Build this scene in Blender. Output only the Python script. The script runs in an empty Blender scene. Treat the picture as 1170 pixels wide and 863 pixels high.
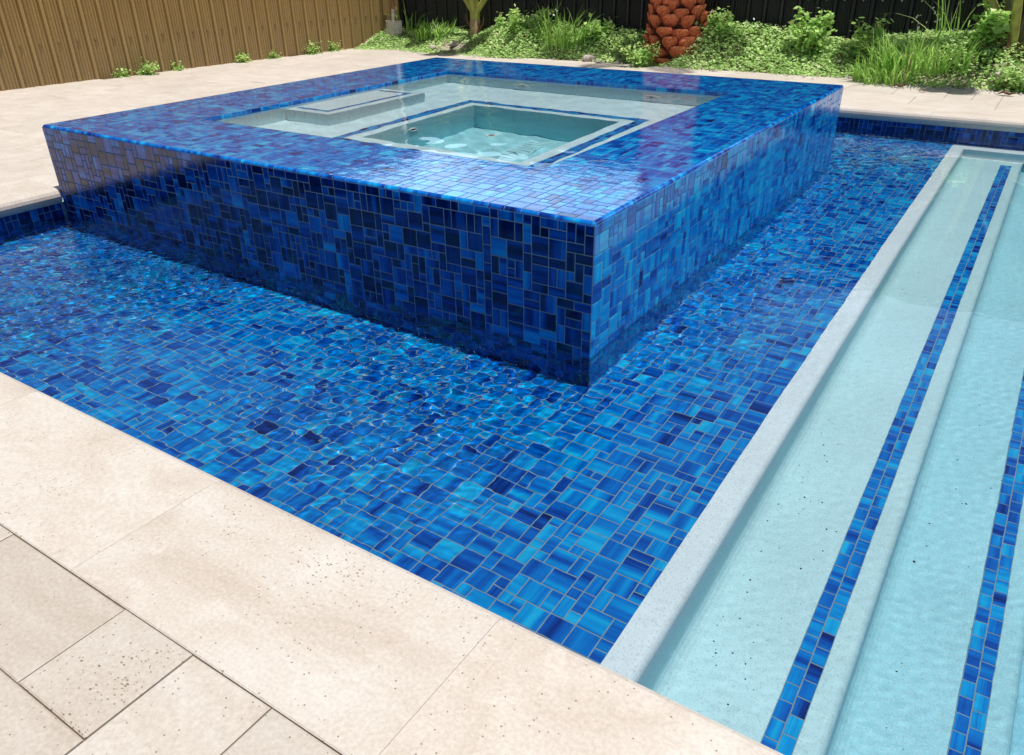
import bpy, math, random
import numpy as np
from mathutils import Vector, Matrix

rng = random.Random(7)
nrg = np.random.default_rng(11)
scene = bpy.context.scene
COL = scene.collection

# ------------------------------------------------------------------ dimensions
DECK = 0.025            # top of the travertine
SPA_X0, SPA_X1, SPA_Y0, SPA_Y1 = -2.466, 0.0, 0.0, 2.509
SPA_H = 0.2775
WATER = -0.088
SHELF = -0.272
POOL_X0, POOL_X1, POOL_Y0, POOL_Y1 = -2.494, 3.4, -0.985, 3.48
COP_Y0, COP_Y1 = -0.950, 3.45      # coping lips
COP_X0 = -2.461
OP_X0, OP_X1, OP_Y0, OP_Y1 = -2.005, -0.388, 0.395, 2.025   # spa opening
SEAT, PITZ, BENCHZ = -0.06, -0.51, 0.178
U = 0.0257              # mosaic module


# ------------------------------------------------------------------ helpers
def tag(o, label=None, cat=None, group=None, kind=None):
    if label: o['label'] = label
    if cat: o['category'] = cat
    if group: o['group'] = group
    if kind: o['kind'] = kind
    return o


def empty(name, loc=(0, 0, 0), rz=0.0):
    o = bpy.data.objects.new(name, None)
    o.location = loc
    o.rotation_euler = (0, 0, rz)
    o.empty_display_size = 0.1
    COL.objects.link(o)
    return o


class MB:
    """collects polygons with a colour and a uv per face, builds ONE mesh object"""
    def __init__(self):
        self.v, self.f, self.c, self.uv, self.mi = [], [], [], [], []

    def poly(self, pts, col=(0, 0, 0), uv=None, mi=0):
        n = len(self.v)
        self.v.extend(tuple(p) for p in pts)
        self.f.append(tuple(range(n, n + len(pts))))
        self.c.append(col)
        self.uv.append(uv if uv else [(0, 0)] * len(pts))
        self.mi.append(mi)

    def box(self, x0, x1, y0, y1, z0, z1, col=(0, 0, 0), skip=''):
        P = lambda x, y, z: (x, y, z)
        if 't' not in skip: self.poly([P(x0, y0, z1), P(x1, y0, z1), P(x1, y1, z1), P(x0, y1, z1)], col)
        if 'b' not in skip: self.poly([P(x0, y1, z0), P(x1, y1, z0), P(x1, y0, z0), P(x0, y0, z0)], col)
        if 'f' not in skip: self.poly([P(x0, y0, z0), P(x1, y0, z0), P(x1, y0, z1), P(x0, y0, z1)], col)
        if 'k' not in skip: self.poly([P(x1, y1, z0), P(x0, y1, z0), P(x0, y1, z1), P(x1, y1, z1)], col)
        if 'l' not in skip: self.poly([P(x0, y1, z0), P(x0, y0, z0), P(x0, y0, z1), P(x0, y1, z1)], col)
        if 'r' not in skip: self.poly([P(x1, y0, z0), P(x1, y1, z0), P(x1, y1, z1), P(x1, y0, z1)], col)

    def tube(self, pts, rad, n=8, col=(0, 0, 0), cap=True):
        pts = [Vector(p) for p in pts]
        rings = []
        up = Vector((0.13, 0.31, 0.94))
        for i, p in enumerate(pts):
            d = (pts[min(i + 1, len(pts) - 1)] - pts[max(i - 1, 0)]).normalized()
            a = d.cross(up)
            if a.length < 1e-3: a = d.cross(Vector((1, 0, 0)))
            a.normalize(); b = d.cross(a)
            r = rad[i] if hasattr(rad, '__len__') else rad
            rings.append([p + (a * math.cos(t) + b * math.sin(t)) * r for t in [2 * math.pi * k / n for k in range(n)]])
        base = len(self.v)
        for r in rings: self.v.extend(tuple(q) for q in r)
        for i in range(len(rings) - 1):
            for k in range(n):
                k2 = (k + 1) % n
                self.f.append((base + i * n + k, base + i * n + k2, base + (i + 1) * n + k2, base + (i + 1) * n + k))
                self.c.append(col); self.uv.append([(0, 0)] * 4); self.mi.append(0)
        if cap:
            for r in (rings[0], rings[-1][::-1]): self.poly(r, col)

    def build(self, name, mats, parent=None, smooth=False):
        me = bpy.data.meshes.new(name)
        me.from_pydata(self.v, [], self.f)
        if not isinstance(mats, (list, tuple)): mats = [mats]
        for m in mats: me.materials.append(m)
        ln = [len(f) for f in self.f]
        if self.f:
            a = me.attributes.new('tone', 'FLOAT_COLOR', 'CORNER')
            rep = np.repeat(np.array([(c + (1,))[:4] if len(c) == 3 else c for c in self.c], dtype=np.float32), ln, axis=0)
            a.data.foreach_set('color', rep.ravel())
            u = me.uv_layers.new(name='UVMap')
            u.data.foreach_set('uv', np.array([q for l in self.uv for q in l], dtype=np.float32).ravel())
            me.polygons.foreach_set('material_index', self.mi)
            me.polygons.foreach_set('use_smooth', [smooth] * len(self.f))
        me.update()
        o = bpy.data.objects.new(name, me)
        COL.objects.link(o)
        if parent: o.parent = parent
        return o


class NT:
    def __init__(self, name):
        self.m = bpy.data.materials.new(name)
        self.m.use_nodes = True
        self.t = self.m.node_tree
        self.t.nodes.clear()
        self.out = self.n('ShaderNodeOutputMaterial')

    def n(self, typ, **kw):
        x = self.t.nodes.new(typ)
        for k, v in kw.items():
            if k.startswith('i_'):
                key = k[2:]
                key = int(key) if key.isdigit() else key.replace('_', ' ')
                x.inputs[key].default_value = v
            else: setattr(x, k, v)
        return x

    def l(self, a, b): self.t.links.new(a, b)

    def math(self, op, a, b=None, c=None):
        x = self.n('ShaderNodeMath', operation=op)
        for i, q in enumerate((a, b, c)):
            if q is None: continue
            if isinstance(q, (int, float)): x.inputs[i].default_value = q
            else: self.l(q, x.inputs[i])
        return x.outputs[0]

    def ramp(self, fac, stops, interp='LINEAR'):
        r = self.n('ShaderNodeValToRGB')
        r.color_ramp.interpolation = interp
        el = r.color_ramp.elements
        while len(el) < len(stops): el.new(0.5)
        for e, (p, c) in zip(el, stops):
            e.position = p
            e.color = (c[0], c[1], c[2], 1) if hasattr(c, '__len__') else (c, c, c, 1)
        if not isinstance(fac, (int, float)): self.l(fac, r.inputs[0])
        return r.outputs[0]

    def mix(self, fac, a, b, blend='MIX'):
        x = self.n('ShaderNodeMix', data_type='RGBA', blend_type=blend)
        for i, q in ((0, fac), (6, a), (7, b)):
            if isinstance(q, (int, float)): x.inputs[i].default_value = q
            elif isinstance(q, tuple): x.inputs[i].default_value = (q[0], q[1], q[2], 1)
            else: self.l(q, x.inputs[i])
        return x.outputs[2]

    def noise(self, vec, scale, detail=3, rough=0.55, dim='3D', dist=0.0):
        x = self.n('ShaderNodeTexNoise', noise_dimensions=dim)
        x.inputs['Scale'].default_value = scale
        x.inputs['Detail'].default_value = detail
        x.inputs['Roughness'].default_value = rough
        x.inputs['Distortion'].default_value = dist
        if vec is not None: self.l(vec, x.inputs['Vector'])
        return x.outputs['Fac']

    def geo(self): return self.n('ShaderNodeNewGeometry').outputs['Position']

    def bsdf(self, col, rough=0.5, **kw):
        b = self.n('ShaderNodeBsdfPrincipled')
        for k, q in (('Base Color', col), ('Roughness', rough)):
            if isinstance(q, (int, float)): b.inputs[k].default_value = q
            elif isinstance(q, tuple): b.inputs[k].default_value = (q[0], q[1], q[2], 1)
            else: self.l(q, b.inputs[k])
        for k, v in kw.items(): b.inputs[k.replace('_', ' ')].default_value = v
        self.l(b.outputs[0], self.out.inputs[0])
        return b

    def bump(self, b, h, strength=0.3, dist=0.01):
        x = self.n('ShaderNodeBump')
        x.inputs['Strength'].default_value = strength
        x.inputs['Distance'].default_value = dist
        self.l(h, x.inputs['Height'])
        self.l(x.outputs[0], b.inputs['Normal'])


# ------------------------------------------------------------------ materials
def mat_tile(name='blue_glass_mosaic', wet=False):
    t = NT(name)
    at = t.n('ShaderNodeAttribute', attribute_name='tone')
    sep = t.n('ShaderNodeSeparateColor'); t.l(at.outputs['Color'], sep.inputs[0])
    uv = t.n('ShaderNodeUVMap')
    sx = t.n('ShaderNodeSeparateXYZ'); t.l(uv.outputs[0], sx.inputs[0])
    # brushed streaks: fine across, long along
    v1 = t.n('ShaderNodeCombineXYZ')
    ph = t.math('MULTIPLY', sep.outputs[1], 97.0)
    t.l(t.math('ADD', t.math('MULTIPLY', sx.outputs[0], 27.0), ph), v1.inputs[0])
    t.l(t.math('MULTIPLY', sx.outputs[1], 1.5), v1.inputs[1]); t.l(ph, v1.inputs[2])
    broad = t.noise(v1.outputs[0], 1.0, 1.5, 0.6)
    v2 = t.n('ShaderNodeCombineXYZ')
    t.l(t.math('ADD', t.math('MULTIPLY', sx.outputs[0], 420.0), ph), v2.inputs[0])
    t.l(t.math('MULTIPLY', sx.outputs[1], 9.0), v2.inputs[1]); t.l(ph, v2.inputs[2])
    fine = t.noise(v2.outputs[0], 1.0, 2.0, 0.6)
    b = t.math('MULTIPLY', t.math('SUBTRACT', broad, 0.5), 2.3)
    f = t.math('MULTIPLY', t.math('SUBTRACT', fine, 0.5), 0.75)
    f = t.math('MULTIPLY', f, sep.outputs[2])
    s = t.math('ADD', t.math('ADD', sep.outputs[0], b), f)
    s = t.math('MULTIPLY_ADD', s, 0.769, 0.231)
    col = t.ramp(s, [(0.0, (0.0, 0.006, 0.055)), (0.23, (0.0, 0.022, 0.19)), (0.385, (0.0, 0.062, 0.385)), (0.615, (0.0, 0.162, 0.585)),
                     (0.81, (0.0, 0.295, 0.71)), (1.0, (0.008, 0.43, 0.78))])
    b = t.bsdf(col, 0.07)
    b.inputs['Specular IOR Level'].default_value = 0.5
    t.bump(b, fine, 0.04, 0.002)
    if wet:      # a running film of water over the tile
        b.inputs['Coat Weight'].default_value = 1.0; b.inputs['Coat Roughness'].default_value = 0.0; b.inputs['Coat IOR'].default_value = 1.333
        g = t.geo()
        st = t.n('ShaderNodeVectorMath', operation='MULTIPLY'); t.l(g, st.inputs[0]); st.inputs[1].default_value = (1.0, 1.25, 1.0)
        h = t.math('ADD', t.math('MULTIPLY', t.noise(st.outputs[0], 17, 2, 0.5), 1.0), t.math('MULTIPLY', t.noise(g, 70, 1), 0.12))
        x = t.n('ShaderNodeBump'); x.inputs['Strength'].default_value = 0.22; x.inputs['Distance'].default_value = 0.006
        t.l(h, x.inputs['Height']); t.l(x.outputs[0], b.inputs['Coat Normal'])
    return t.m


def mat_simple(name, col, rough=0.6, var=0.15, scale=30, bump=0.0, **kw):
    t = NT(name)
    g = t.geo()
    n = t.noise(g, scale, 4)
    c0 = tuple(max(0, c * (1 - var)) for c in col); c1 = tuple(c * (1 + var) for c in col)
    b = t.bsdf(t.ramp(n, [(0.3, c0), (0.7, c1)]), rough, **kw)
    if bump: t.bump(b, n, bump, 0.01)
    return t.m


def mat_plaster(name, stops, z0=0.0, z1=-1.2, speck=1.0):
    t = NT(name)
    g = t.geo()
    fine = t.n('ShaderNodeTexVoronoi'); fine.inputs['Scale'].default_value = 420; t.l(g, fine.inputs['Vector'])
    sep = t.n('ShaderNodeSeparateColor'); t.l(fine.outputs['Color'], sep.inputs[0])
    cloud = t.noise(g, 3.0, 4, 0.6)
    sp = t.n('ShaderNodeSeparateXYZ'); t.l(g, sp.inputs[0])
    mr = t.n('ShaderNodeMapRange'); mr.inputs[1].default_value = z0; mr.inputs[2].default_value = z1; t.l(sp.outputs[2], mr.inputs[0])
    c = t.ramp(mr.outputs[0], [((z - z0) / (z1 - z0), q) for z, q in stops])  # tint by depth: light lost in the water put into the plaster colour
    c = t.mix(1.0, c, t.ramp(cloud, [(0.25, 0.90), (0.75, 1.06)]), 'MULTIPLY')
    c = t.mix(t.math('MULTIPLY', t.math('LESS_THAN', sep.outputs[0], 0.15), 0.28 * speck), c, (0.24, 0.30, 0.33))
    c = t.mix(t.math('MULTIPLY', t.math('GREATER_THAN', sep.outputs[0], 0.88), 0.18 * speck), c, (0.88, 0.92, 0.93))
    b = t.bsdf(c, 0.65)
    t.bump(b, fine.outputs['Distance'], 0.06, 0.002)
    return t.m


def mat_travertine():
    t = NT('travertine')
    g = t.geo()
    at = t.n('ShaderNodeAttribute', attribute_name='tone')
    sep = t.n('ShaderNodeSeparateColor'); t.l(at.outputs['Color'], sep.inputs[0])
    off = t.n('ShaderNodeVectorMath', operation='MULTIPLY_ADD')
    t.l(at.outputs['Color'], off.inputs[0]); off.inputs[1].default_value = (0, 37, 53); t.l(g, off.inputs[2])
    p = off.outputs[0]
    stretch = t.n('ShaderNodeVectorMath', operation='MULTIPLY'); t.l(p, stretch.inputs[0]); stretch.inputs[1].default_value = (1.0, 1.7, 1.0)
    cloud = t.noise(stretch.outputs[0], 4.5, 6, 0.62, dist=0.6)
    c = t.ramp(cloud, [(0.22, (0.46, 0.40, 0.34)), (0.42, (0.525, 0.475, 0.425)), (0.58, (0.56, 0.52, 0.475)), (0.78, (0.61, 0.585, 0.555))])
    grain = t.noise(p, 160, 3, 0.7)
    vn = t.math('ABSOLUTE', t.math('SUBTRACT', t.noise(stretch.outputs[0], 3.2, 5, 0.6, dist=1.2), 0.5))
    vein = t.math('MULTIPLY', t.math('MULTIPLY', t.math('SUBTRACT', 1.0, t.math('MINIMUM', t.math('MULTIPLY', vn, 22.0), 1.0)), t.ramp(t.noise(p, 5, 3), [(0.42, 0.0), (0.62, 1.0)])), 0.55)
    c = t.mix(t.math('MULTIPLY', vein, 0.6), c, (0.68, 0.65, 0.62))
    c = t.mix(0.5, c, t.ramp(grain, [(0.3, 0.38), (0.7, 0.64)]), 'OVERLAY')
    tone = t.ramp(sep.outputs[0], [(0.0, (0.74, 0.69, 0.62)), (0.5, (0.94, 0.91, 0.865)), (1.0, (1.13, 1.10, 1.05))])
    c = t.mix(1.0, c, tone, 'MULTIPLY')
    # pits, gathered in patches
    patch = t.noise(p, 6.0, 3, 0.6)
    vo = t.n('ShaderNodeTexVoronoi'); vo.inputs['Scale'].default_value = 150; t.l(stretch.outputs[0], vo.inputs['Vector'])
    vs = t.n('ShaderNodeSeparateColor'); t.l(vo.outputs['Color'], vs.inputs[0])
    dens = t.math('MULTIPLY_ADD', sep.outputs[2], 0.42, t.math('MULTIPLY', t.math('SUBTRACT', patch, 0.52), 3.2))
    rad = t.math('MULTIPLY', t.math('SUBTRACT', dens, t.math('MULTIPLY', vs.outputs[0], 1.0)), t.math('MULTIPLY_ADD', vs.outputs[1], 0.7, 0.15))
    wob = t.math('MULTIPLY', t.math('SUBTRACT', t.noise(p, 260, 2), 0.5), 0.75)
    pit = t.math('GREATER_THAN', t.math('MINIMUM', rad, 0.36), t.math('ADD', vo.outputs['Distance'], wob))
    vo2 = t.n('ShaderNodeTexVoronoi'); vo2.inputs['Scale'].default_value = 210; t.l(p, vo2.inputs['Vector'])
    vs2 = t.n('ShaderNodeSeparateColor'); t.l(vo2.outputs['Color'], vs2.inputs[0])
    pit2 = t.math('MULTIPLY', t.math('LESS_THAN', vs2.outputs[1], t.math('MULTIPLY', t.math('SUBTRACT', patch, 0.36), 0.30)), t.math('LESS_THAN', vo2.outputs['Distance'], 0.28))
    pits = t.math('MAXIMUM', pit, pit2)
    c = t.mix(t.math('MULTIPLY', pits, 0.85), c, (0.20, 0.135, 0.08))
    b = t.bsdf(c, 0.6)
    b.inputs['Specular IOR Level'].default_value = 0.3
    h = t.math('SUBTRACT', t.math('MULTIPLY', grain, 0.25), pits)
    t.bump(b, h, 0.25, 0.002)
    return t.m


def mat_fence(name, base, dust=None, rough=0.45):
    t = NT(name)
    g = t.geo()
    st = t.n('ShaderNodeVectorMath', operation='MULTIPLY'); t.l(g, st.inputs[0]); st.inputs[1].default_value = (9.0, 9.0, 0.7)
    n = t.noise(st.outputs[0], 3.0, 4, 0.65)
    c = t.ramp(n, [(0.25, tuple(q * 0.78 for q in base)), (0.75, tuple(q * 1.2 for q in base))])
    if dust:
        sp = t.n('ShaderNodeSeparateXYZ'); t.l(g, sp.inputs[0])
        k = t.n('ShaderNodeMapRange'); k.inputs[1].default_value = 0.62; k.inputs[2].default_value = 0.02
        t.l(sp.outputs[2], k.inputs[0])
        d = t.math('MULTIPLY', k.outputs[0], t.math('MULTIPLY_ADD', t.noise(g, 5.0, 4), 0.9, 0.1))
        c = t.mix(t.math('MINIMUM', d, 0.75), c, dust)
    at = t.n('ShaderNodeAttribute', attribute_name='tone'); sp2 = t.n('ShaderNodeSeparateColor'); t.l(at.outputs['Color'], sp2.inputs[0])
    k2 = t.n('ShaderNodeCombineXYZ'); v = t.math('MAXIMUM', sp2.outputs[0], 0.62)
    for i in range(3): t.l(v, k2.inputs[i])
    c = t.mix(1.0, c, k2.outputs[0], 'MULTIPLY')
    b = t.bsdf(c, rough)
    b.inputs['Specular IOR Level'].default_value = 0.3
    return t.m


def mat_leaf(name, dark, light, trans=0.42):
    t = NT(name)
    at = t.n('ShaderNodeAttribute', attribute_name='tone')
    sep = t.n('ShaderNodeSeparateColor'); t.l(at.outputs['Color'], sep.inputs[0])
    mid = tuple((a + b) / 2 for a, b in zip(dark, light))
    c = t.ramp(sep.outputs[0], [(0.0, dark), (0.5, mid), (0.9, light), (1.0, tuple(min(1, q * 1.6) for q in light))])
    # a share of dry, straw coloured leaves
    c = t.mix(t.math('GREATER_THAN', sep.outputs[1], 0.955), c, (0.30, 0.24, 0.12))
    b = t.bsdf(c, 0.45)
    b.inputs['Specular IOR Level'].default_value = 0.35
    tr = t.n('ShaderNodeBsdfTranslucent'); t.l(c, tr.inputs[0])
    mx = t.n('ShaderNodeMixShader'); mx.inputs[0].default_value = trans
    t.l(b.outputs[0], mx.inputs[1]); t.l(tr.outputs[0], mx.inputs[2]); t.l(mx.outputs[0], t.out.inputs[0])
    return t.m


def mat_water(name, absorb, fine_scale, fine_strength):
    t = NT(name)
    b = t.n('ShaderNodeBsdfGlass') if False else t.n('ShaderNodeBsdfPrincipled')
    b.inputs['Base Color'].default_value = (1, 1, 1, 1)
    b.inputs['Roughness'].default_value = 0.0
    b.inputs['IOR'].default_value = 1.333
    b.inputs['Transmission Weight'].default_value = 1.0
    t.l(b.outputs[0], t.out.inputs[0])
    return t.m


M = {}
M['tile'] = mat_tile()
M['wet_tile'] = mat_tile('wet_blue_glass_mosaic', True)
M['wet_grout'] = mat_simple('wet_grey_grout', (0.10, 0.17, 0.23), 0.15, 0.12, 60, 0, Coat_Weight=1.0, Coat_Roughness=0.0)
M['grout'] = mat_simple('grey_grout', (0.16, 0.29, 0.38), 0.8, 0.12, 60)
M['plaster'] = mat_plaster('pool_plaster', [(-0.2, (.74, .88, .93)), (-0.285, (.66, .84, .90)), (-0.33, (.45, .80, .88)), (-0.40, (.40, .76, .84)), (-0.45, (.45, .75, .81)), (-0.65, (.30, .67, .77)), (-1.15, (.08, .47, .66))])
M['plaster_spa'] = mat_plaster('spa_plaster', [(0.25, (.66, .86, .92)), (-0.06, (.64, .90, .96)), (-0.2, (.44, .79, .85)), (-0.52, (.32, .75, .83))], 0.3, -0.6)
M['trav'] = mat_travertine()
M['joint'] = mat_simple('paver_joint', (0.27, 0.21, 0.15), 0.95, 0.3, 40, 0.3)
M['soil'] = mat_simple('sandy_soil', (0.34, 0.29, 0.22), 0.95, 0.35, 9, 0.6)
M['tan'] = mat_fence('tan_sheet_metal', (0.36, 0.23, 0.08), (0.34, 0.245, 0.125))
M['black'] = mat_fence('black_sheet_metal', (0.026, 0.028, 0.031), (0.08, 0.075, 0.07), 0.5)
M['screw'] = mat_simple('screw_head', (0.35, 0.34, 0.32), 0.5, 0.1, 50)
M['clover'] = mat_leaf('clover_leaf', (0.20, 0.38, 0.07), (0.74, 0.95, 0.42))
M['grass'] = mat_leaf('grass_blade', (0.16, 0.36, 0.04), (0.58, 0.86, 0.24))
M['weed'] = mat_leaf('weed_leaf', (0.17, 0.38, 0.05), (0.68, 0.94, 0.34))
M['frond'] = mat_leaf('palm_frond', (0.02, 0.05, 0.012), (0.08, 0.15, 0.03))
M['petiole'] = mat_simple('green_petiole', (0.36, 0.36, 0.085), 0.5, 0.3, 18)
M['darkpet'] = mat_simple('dark_petiole', (0.075, 0.075, 0.03), 0.5, 0.4, 18)
def mat_boots():
    t = NT('orange_palm_bark')
    g = t.geo()
    at = t.n('ShaderNodeAttribute', attribute_name='tone'); sp = t.n('ShaderNodeSeparateColor'); t.l(at.outputs['Color'], sp.inputs[0])
    st = t.n('ShaderNodeVectorMath', operation='MULTIPLY'); t.l(g, st.inputs[0]); st.inputs[1].default_value = (60, 60, 9)
    fib = t.noise(st.outputs[0], 1.0, 4, 0.7)
    lum = t.noise(g, 22, 4, 0.7)
    s = t.math('ADD', sp.outputs[0], t.math('MULTIPLY', t.math('SUBTRACT', fib, 0.5), 0.7))
    s = t.math('ADD', s, t.math('MULTIPLY', t.math('SUBTRACT', lum, 0.5), 0.5))
    c = t.ramp(s, [(0.05, (0.05, 0.016, 0.008)), (0.35, (0.36, 0.072, 0.026)), (0.7, (0.66, 0.16, 0.06)), (1.0, (0.76, 0.29, 0.15))])
    b = t.bsdf(c, 0.85)
    t.bump(b, t.math('ADD', fib, lum), 0.8, 0.012)
    return t.m


M['orange'] = mat_boots()
M['bark'] = mat_simple('pale_palm_bark', (0.36, 0.26, 0.15), 0.85, 0.4, 25, 0.5)
M['husk'] = mat_simple('brown_husk', (0.20, 0.10, 0.05), 0.85, 0.4, 25, 0.5)
M['steel'] = mat_simple('weathered_steel', (0.52, 0.46, 0.42), 0.6, 0.2, 25, 0.2)
M['wood'] = mat_simple('red_brown_handle', (0.27, 0.11, 0.07), 0.6, 0.25, 25)
M['white'] = mat_simple('white_paint', (0.80, 0.80, 0.78), 0.4, 0.03, 20)
M['ring'] = mat_simple('white_plastic', (0.92, 0.94, 0.92), 0.4, 0.03, 20)
M['dark'] = mat_simple('dark_hole', (0.01, 0.015, 0.02), 0.6, 0.1, 20)
M['stone'] = mat_simple('pale_rock', (0.45, 0.41, 0.35), 0.9, 0.25, 18, 0.6)
M['dryleaf'] = mat_simple('dry_leaf', (0.16, 0.085, 0.045), 0.8, 0.4, 30)
M['speck'] = mat_simple('dark_speck', (0.02, 0.02, 0.018), 0.9, 0.3, 40)
M['drain'] = mat_plaster('drain_grate', [(0.3, (.40, .76, .82)), (-0.6, (.40, .76, .82))], 0.3, -0.6, 0.8)
M['petal'] = mat_simple('white_petal', (0.75, 0.74, 0.68), 0.7, 0.05, 20)
M['pool_water'] = mat_water('pool_water', (0.0, 0.74, 0.86, 0.62), 0, 0)
M['spa_water'] = mat_water('spa_water', (0.0, 0.62, 0.66, 0.5), 0, 0)


# ------------------------------------------------------------------ mosaic
def modular(nx, ny, big=0.42):
    """random fill of an nx x ny grid with 2x2, 2x1, 1x2 and 1x1 tiles"""
    occ = np.zeros((nx, ny), bool)
    out = []
    for j in range(ny):
        for i in range(nx):
            if occ[i, j]: continue
            opts = [((1, 1), 0.13)]
            r = i + 1 < nx and not occ[i + 1, j]
            d = j + 1 < ny
            if r and d: opts.append(((2, 2), big))
            if r: opts.append(((2, 1), 0.2))
            if d: opts.append(((1, 2), 0.22))
            s = rng.random() * sum(w for _, w in opts)
            for (a, b), w in opts:
                s -= w
                if s <= 0: break
            occ[i:i + a, j:j + b] = True
            out.append((i, j, a, b))
    return out


def tile_quad(mb, O, A, B, N, a0, a1, b0, b1, gap=0.0013, lift=0.001, cham=0.0009, tilt=0.006, base=0.5, sd=0.12):
    """one tile on the plane O + a*A + b*B, outward normal N"""
    a0 += gap; a1 -= gap; b0 += gap; b1 -= gap
    if a1 - a0 < 0.003 or b1 - b0 < 0.003: return
    tone = min(1, max(-0.3, rng.gauss(base, sd)))
    col = (tone, rng.random(), 0.35 + 0.65 * rng.random())
    w, h = a1 - a0, b1 - b0
    swap = rng.random() < 0.5
    ta, tb = rng.gauss(0, tilt), rng.gauss(0, tilt)
    ca, cb = (a0 + a1) / 2, (b0 + b1) / 2
    P = lambda a, b, z: O + A * a + B * b + N * (z + ta * (a - ca) + tb * (b - cb))
    uvf = (lambda a, b: (b - b0, a - a0)) if swap else (lambda a, b: (a - a0, b - b0))
    o = [(a0, b0), (a1, b0), (a1, b1), (a0, b1)]
    i = [(a0 + cham, b0 + cham), (a1 - cham, b0 + cham), (a1 - cham, b1 - cham), (a0 + cham, b1 - cham)]
    mb.poly([P(a, b, lift) for a, b in i], col, [uvf(a, b) for a, b in i])
    for k in range(4):
        k2 = (k + 1) % 4
        mb.poly([P(*o[k], lift * 0.3), P(*o[k2], lift * 0.3), P(*i[k2], lift), P(*i[k], lift)], col,
                [uvf(*o[k]), uvf(*o[k2]), uvf(*i[k2]), uvf(*i[k])])


def mosaic(mb, O, A, B, w, h, mask=None, u=U, **kw):
    """fill w x h with the modular pattern; mask(a, b) -> keep"""
    O, A, B = Vector(O), Vector(A), Vector(B)
    N = A.cross(B)
    nx, ny = max(1, round(w / u)), max(1, round(h / u))
    ux, uy = w / nx, h / ny
    for i, j, a, b in modular(nx, ny):
        if mask is None or mask((i + a / 2) * ux, (j + b / 2) * uy):
            tile_quad(mb, O, A, B, N, i * ux, (i + a) * ux, j * uy, (j + b) * uy, **kw)


def rows(mb, O, A, B, length, nrow, u=U, tl=0.042):
    """brick-jointed strip of nrow rows"""
    O, A, B = Vector(O), Vector(A), Vector(B)
    N = A.cross(B)
    n = max(1, round(length / tl)); t = length / n
    for r in range(nrow):
        edges = [0.0] + [(k + (0.5 if r % 2 else 0)) * t for k in range(0 if r % 2 else 1, n)] + [length]
        for e0, e1 in zip(edges, edges[1:]):
            tile_quad(mb, O, A, B, N, e0, e1, r * u, (r + 1) * u)


X, Y, Z = Vector((1, 0, 0)), Vector((0, 1, 0)), Vector((0, 0, 1))

# ------------------------------------------------------------------ ground with the pool cut out
mb = MB()
gx, gy = [-80, -2.9, 3.8, 80], [-80, -1.4, 3.9, 80]
for i in range(3):
    for j in range(3):
        if i == 1 and j == 1: continue
        mb.poly([(gx[i], gy[j], -0.03), (gx[i + 1], gy[j], -0.03), (gx[i + 1], gy[j + 1], -0.03), (gx[i], gy[j + 1], -0.03)])
tag(mb.build('ground', M['soil']), kind='structure')

# ------------------------------------------------------------------ swimming pool
pool = empty('swimming_pool', (0, 0, 0))
tag(pool, 'rectangular pool with blue mosaic shelf, pale plaster steps and travertine edge', 'swimming pool')

# shelf floor (grout slab + tiles)
mb = MB()
SH1 = 0.447
gz = SHELF - 0.001
mb.poly([(POOL_X0, POOL_Y0, gz), (SH1, POOL_Y0, gz), (SH1, SPA_Y0, gz), (POOL_X0, SPA_Y0, gz)], mi=1)
mb.poly([(SPA_X1, SPA_Y0, gz), (SH1, SPA_Y0, gz), (SH1, SPA_Y1, gz), (SPA_X1, SPA_Y1, gz)], mi=1)
mb.poly([(POOL_X0, SPA_Y1, gz), (SH1, SPA_Y1, gz), (SH1, POOL_Y1, gz), (POOL_X0, POOL_Y1, gz)], mi=1)
mosaic(mb, (POOL_X0, POOL_Y0, gz), X, Y, SH1 - POOL_X0, POOL_Y1 - POOL_Y0,
       lambda a, b: not (POOL_X0 + a < SPA_X1 - 0.03 and SPA_Y0 + 0.03 < POOL_Y0 + b < SPA_Y1 - 0.03))
mb.build('shelf_floor', [M['tile'], M['grout']], pool)

# pool walls, tiled down to the shelf / a band at the waterline elsewhere
mb = MB()
top, lo = -0.038, SHELF
mb.poly([(POOL_X0, POOL_Y1, lo), (POOL_X0, POOL_Y0, lo), (POOL_X0, POOL_Y0, top), (POOL_X0, POOL_Y1, top)][::-1], mi=1)
mosaic(mb, (POOL_X0, POOL_Y0, lo), Y, Z, SPA_Y0 - POOL_Y0, top - lo, base=0.0)  # left wall tiles toned darker, shade under the coping put into their colour
mosaic(mb, (POOL_X0, SPA_Y1, lo), Y, Z, POOL_Y1 - SPA_Y1, top - lo)
mb.poly([(POOL_X0, POOL_Y1, lo), (POOL_X1, POOL_Y1, lo), (POOL_X1, POOL_Y1, top), (POOL_X0, POOL_Y1, top)], mi=1)
mosaic(mb, (POOL_X0, POOL_Y1, lo), X, Z, POOL_X1 - POOL_X0, top - lo, base=-0.05)  # far wall tiles also darkened, their shade is in the tile tone
mb.poly([(POOL_X0, POOL_Y0, lo), (POOL_X1, POOL_Y0, lo), (POOL_X1, POOL_Y0, top), (POOL_X0, POOL_Y0, top)], mi=1)
mosaic(mb, (POOL_X1, POOL_Y0, lo), -X, Z, POOL_X1 - POOL_X0, top - lo)
mb.poly([(POOL_X1, POOL_Y0, lo), (POOL_X1, POOL_Y1, lo), (POOL_X1, POOL_Y1, top), (POOL_X1, POOL_Y0, top)], mi=1)
mosaic(mb, (POOL_X1, POOL_Y1, lo), -Y, Z, POOL_Y1 - POOL_Y0, top - lo)
mb.build('waterline_tile', [M['tile'], M['grout']], pool)


def profile_extrude(mb, prof, y0, y1):
    """prof: list of (x, z) swept along y, facing up / +x"""
    for (xa, za), (xb, zb) in zip(prof, prof[1:]):
        mb.poly([(xa, y0, za), (xb, y0, zb), (xb, y1, zb), (xa, y1, za)])


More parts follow.
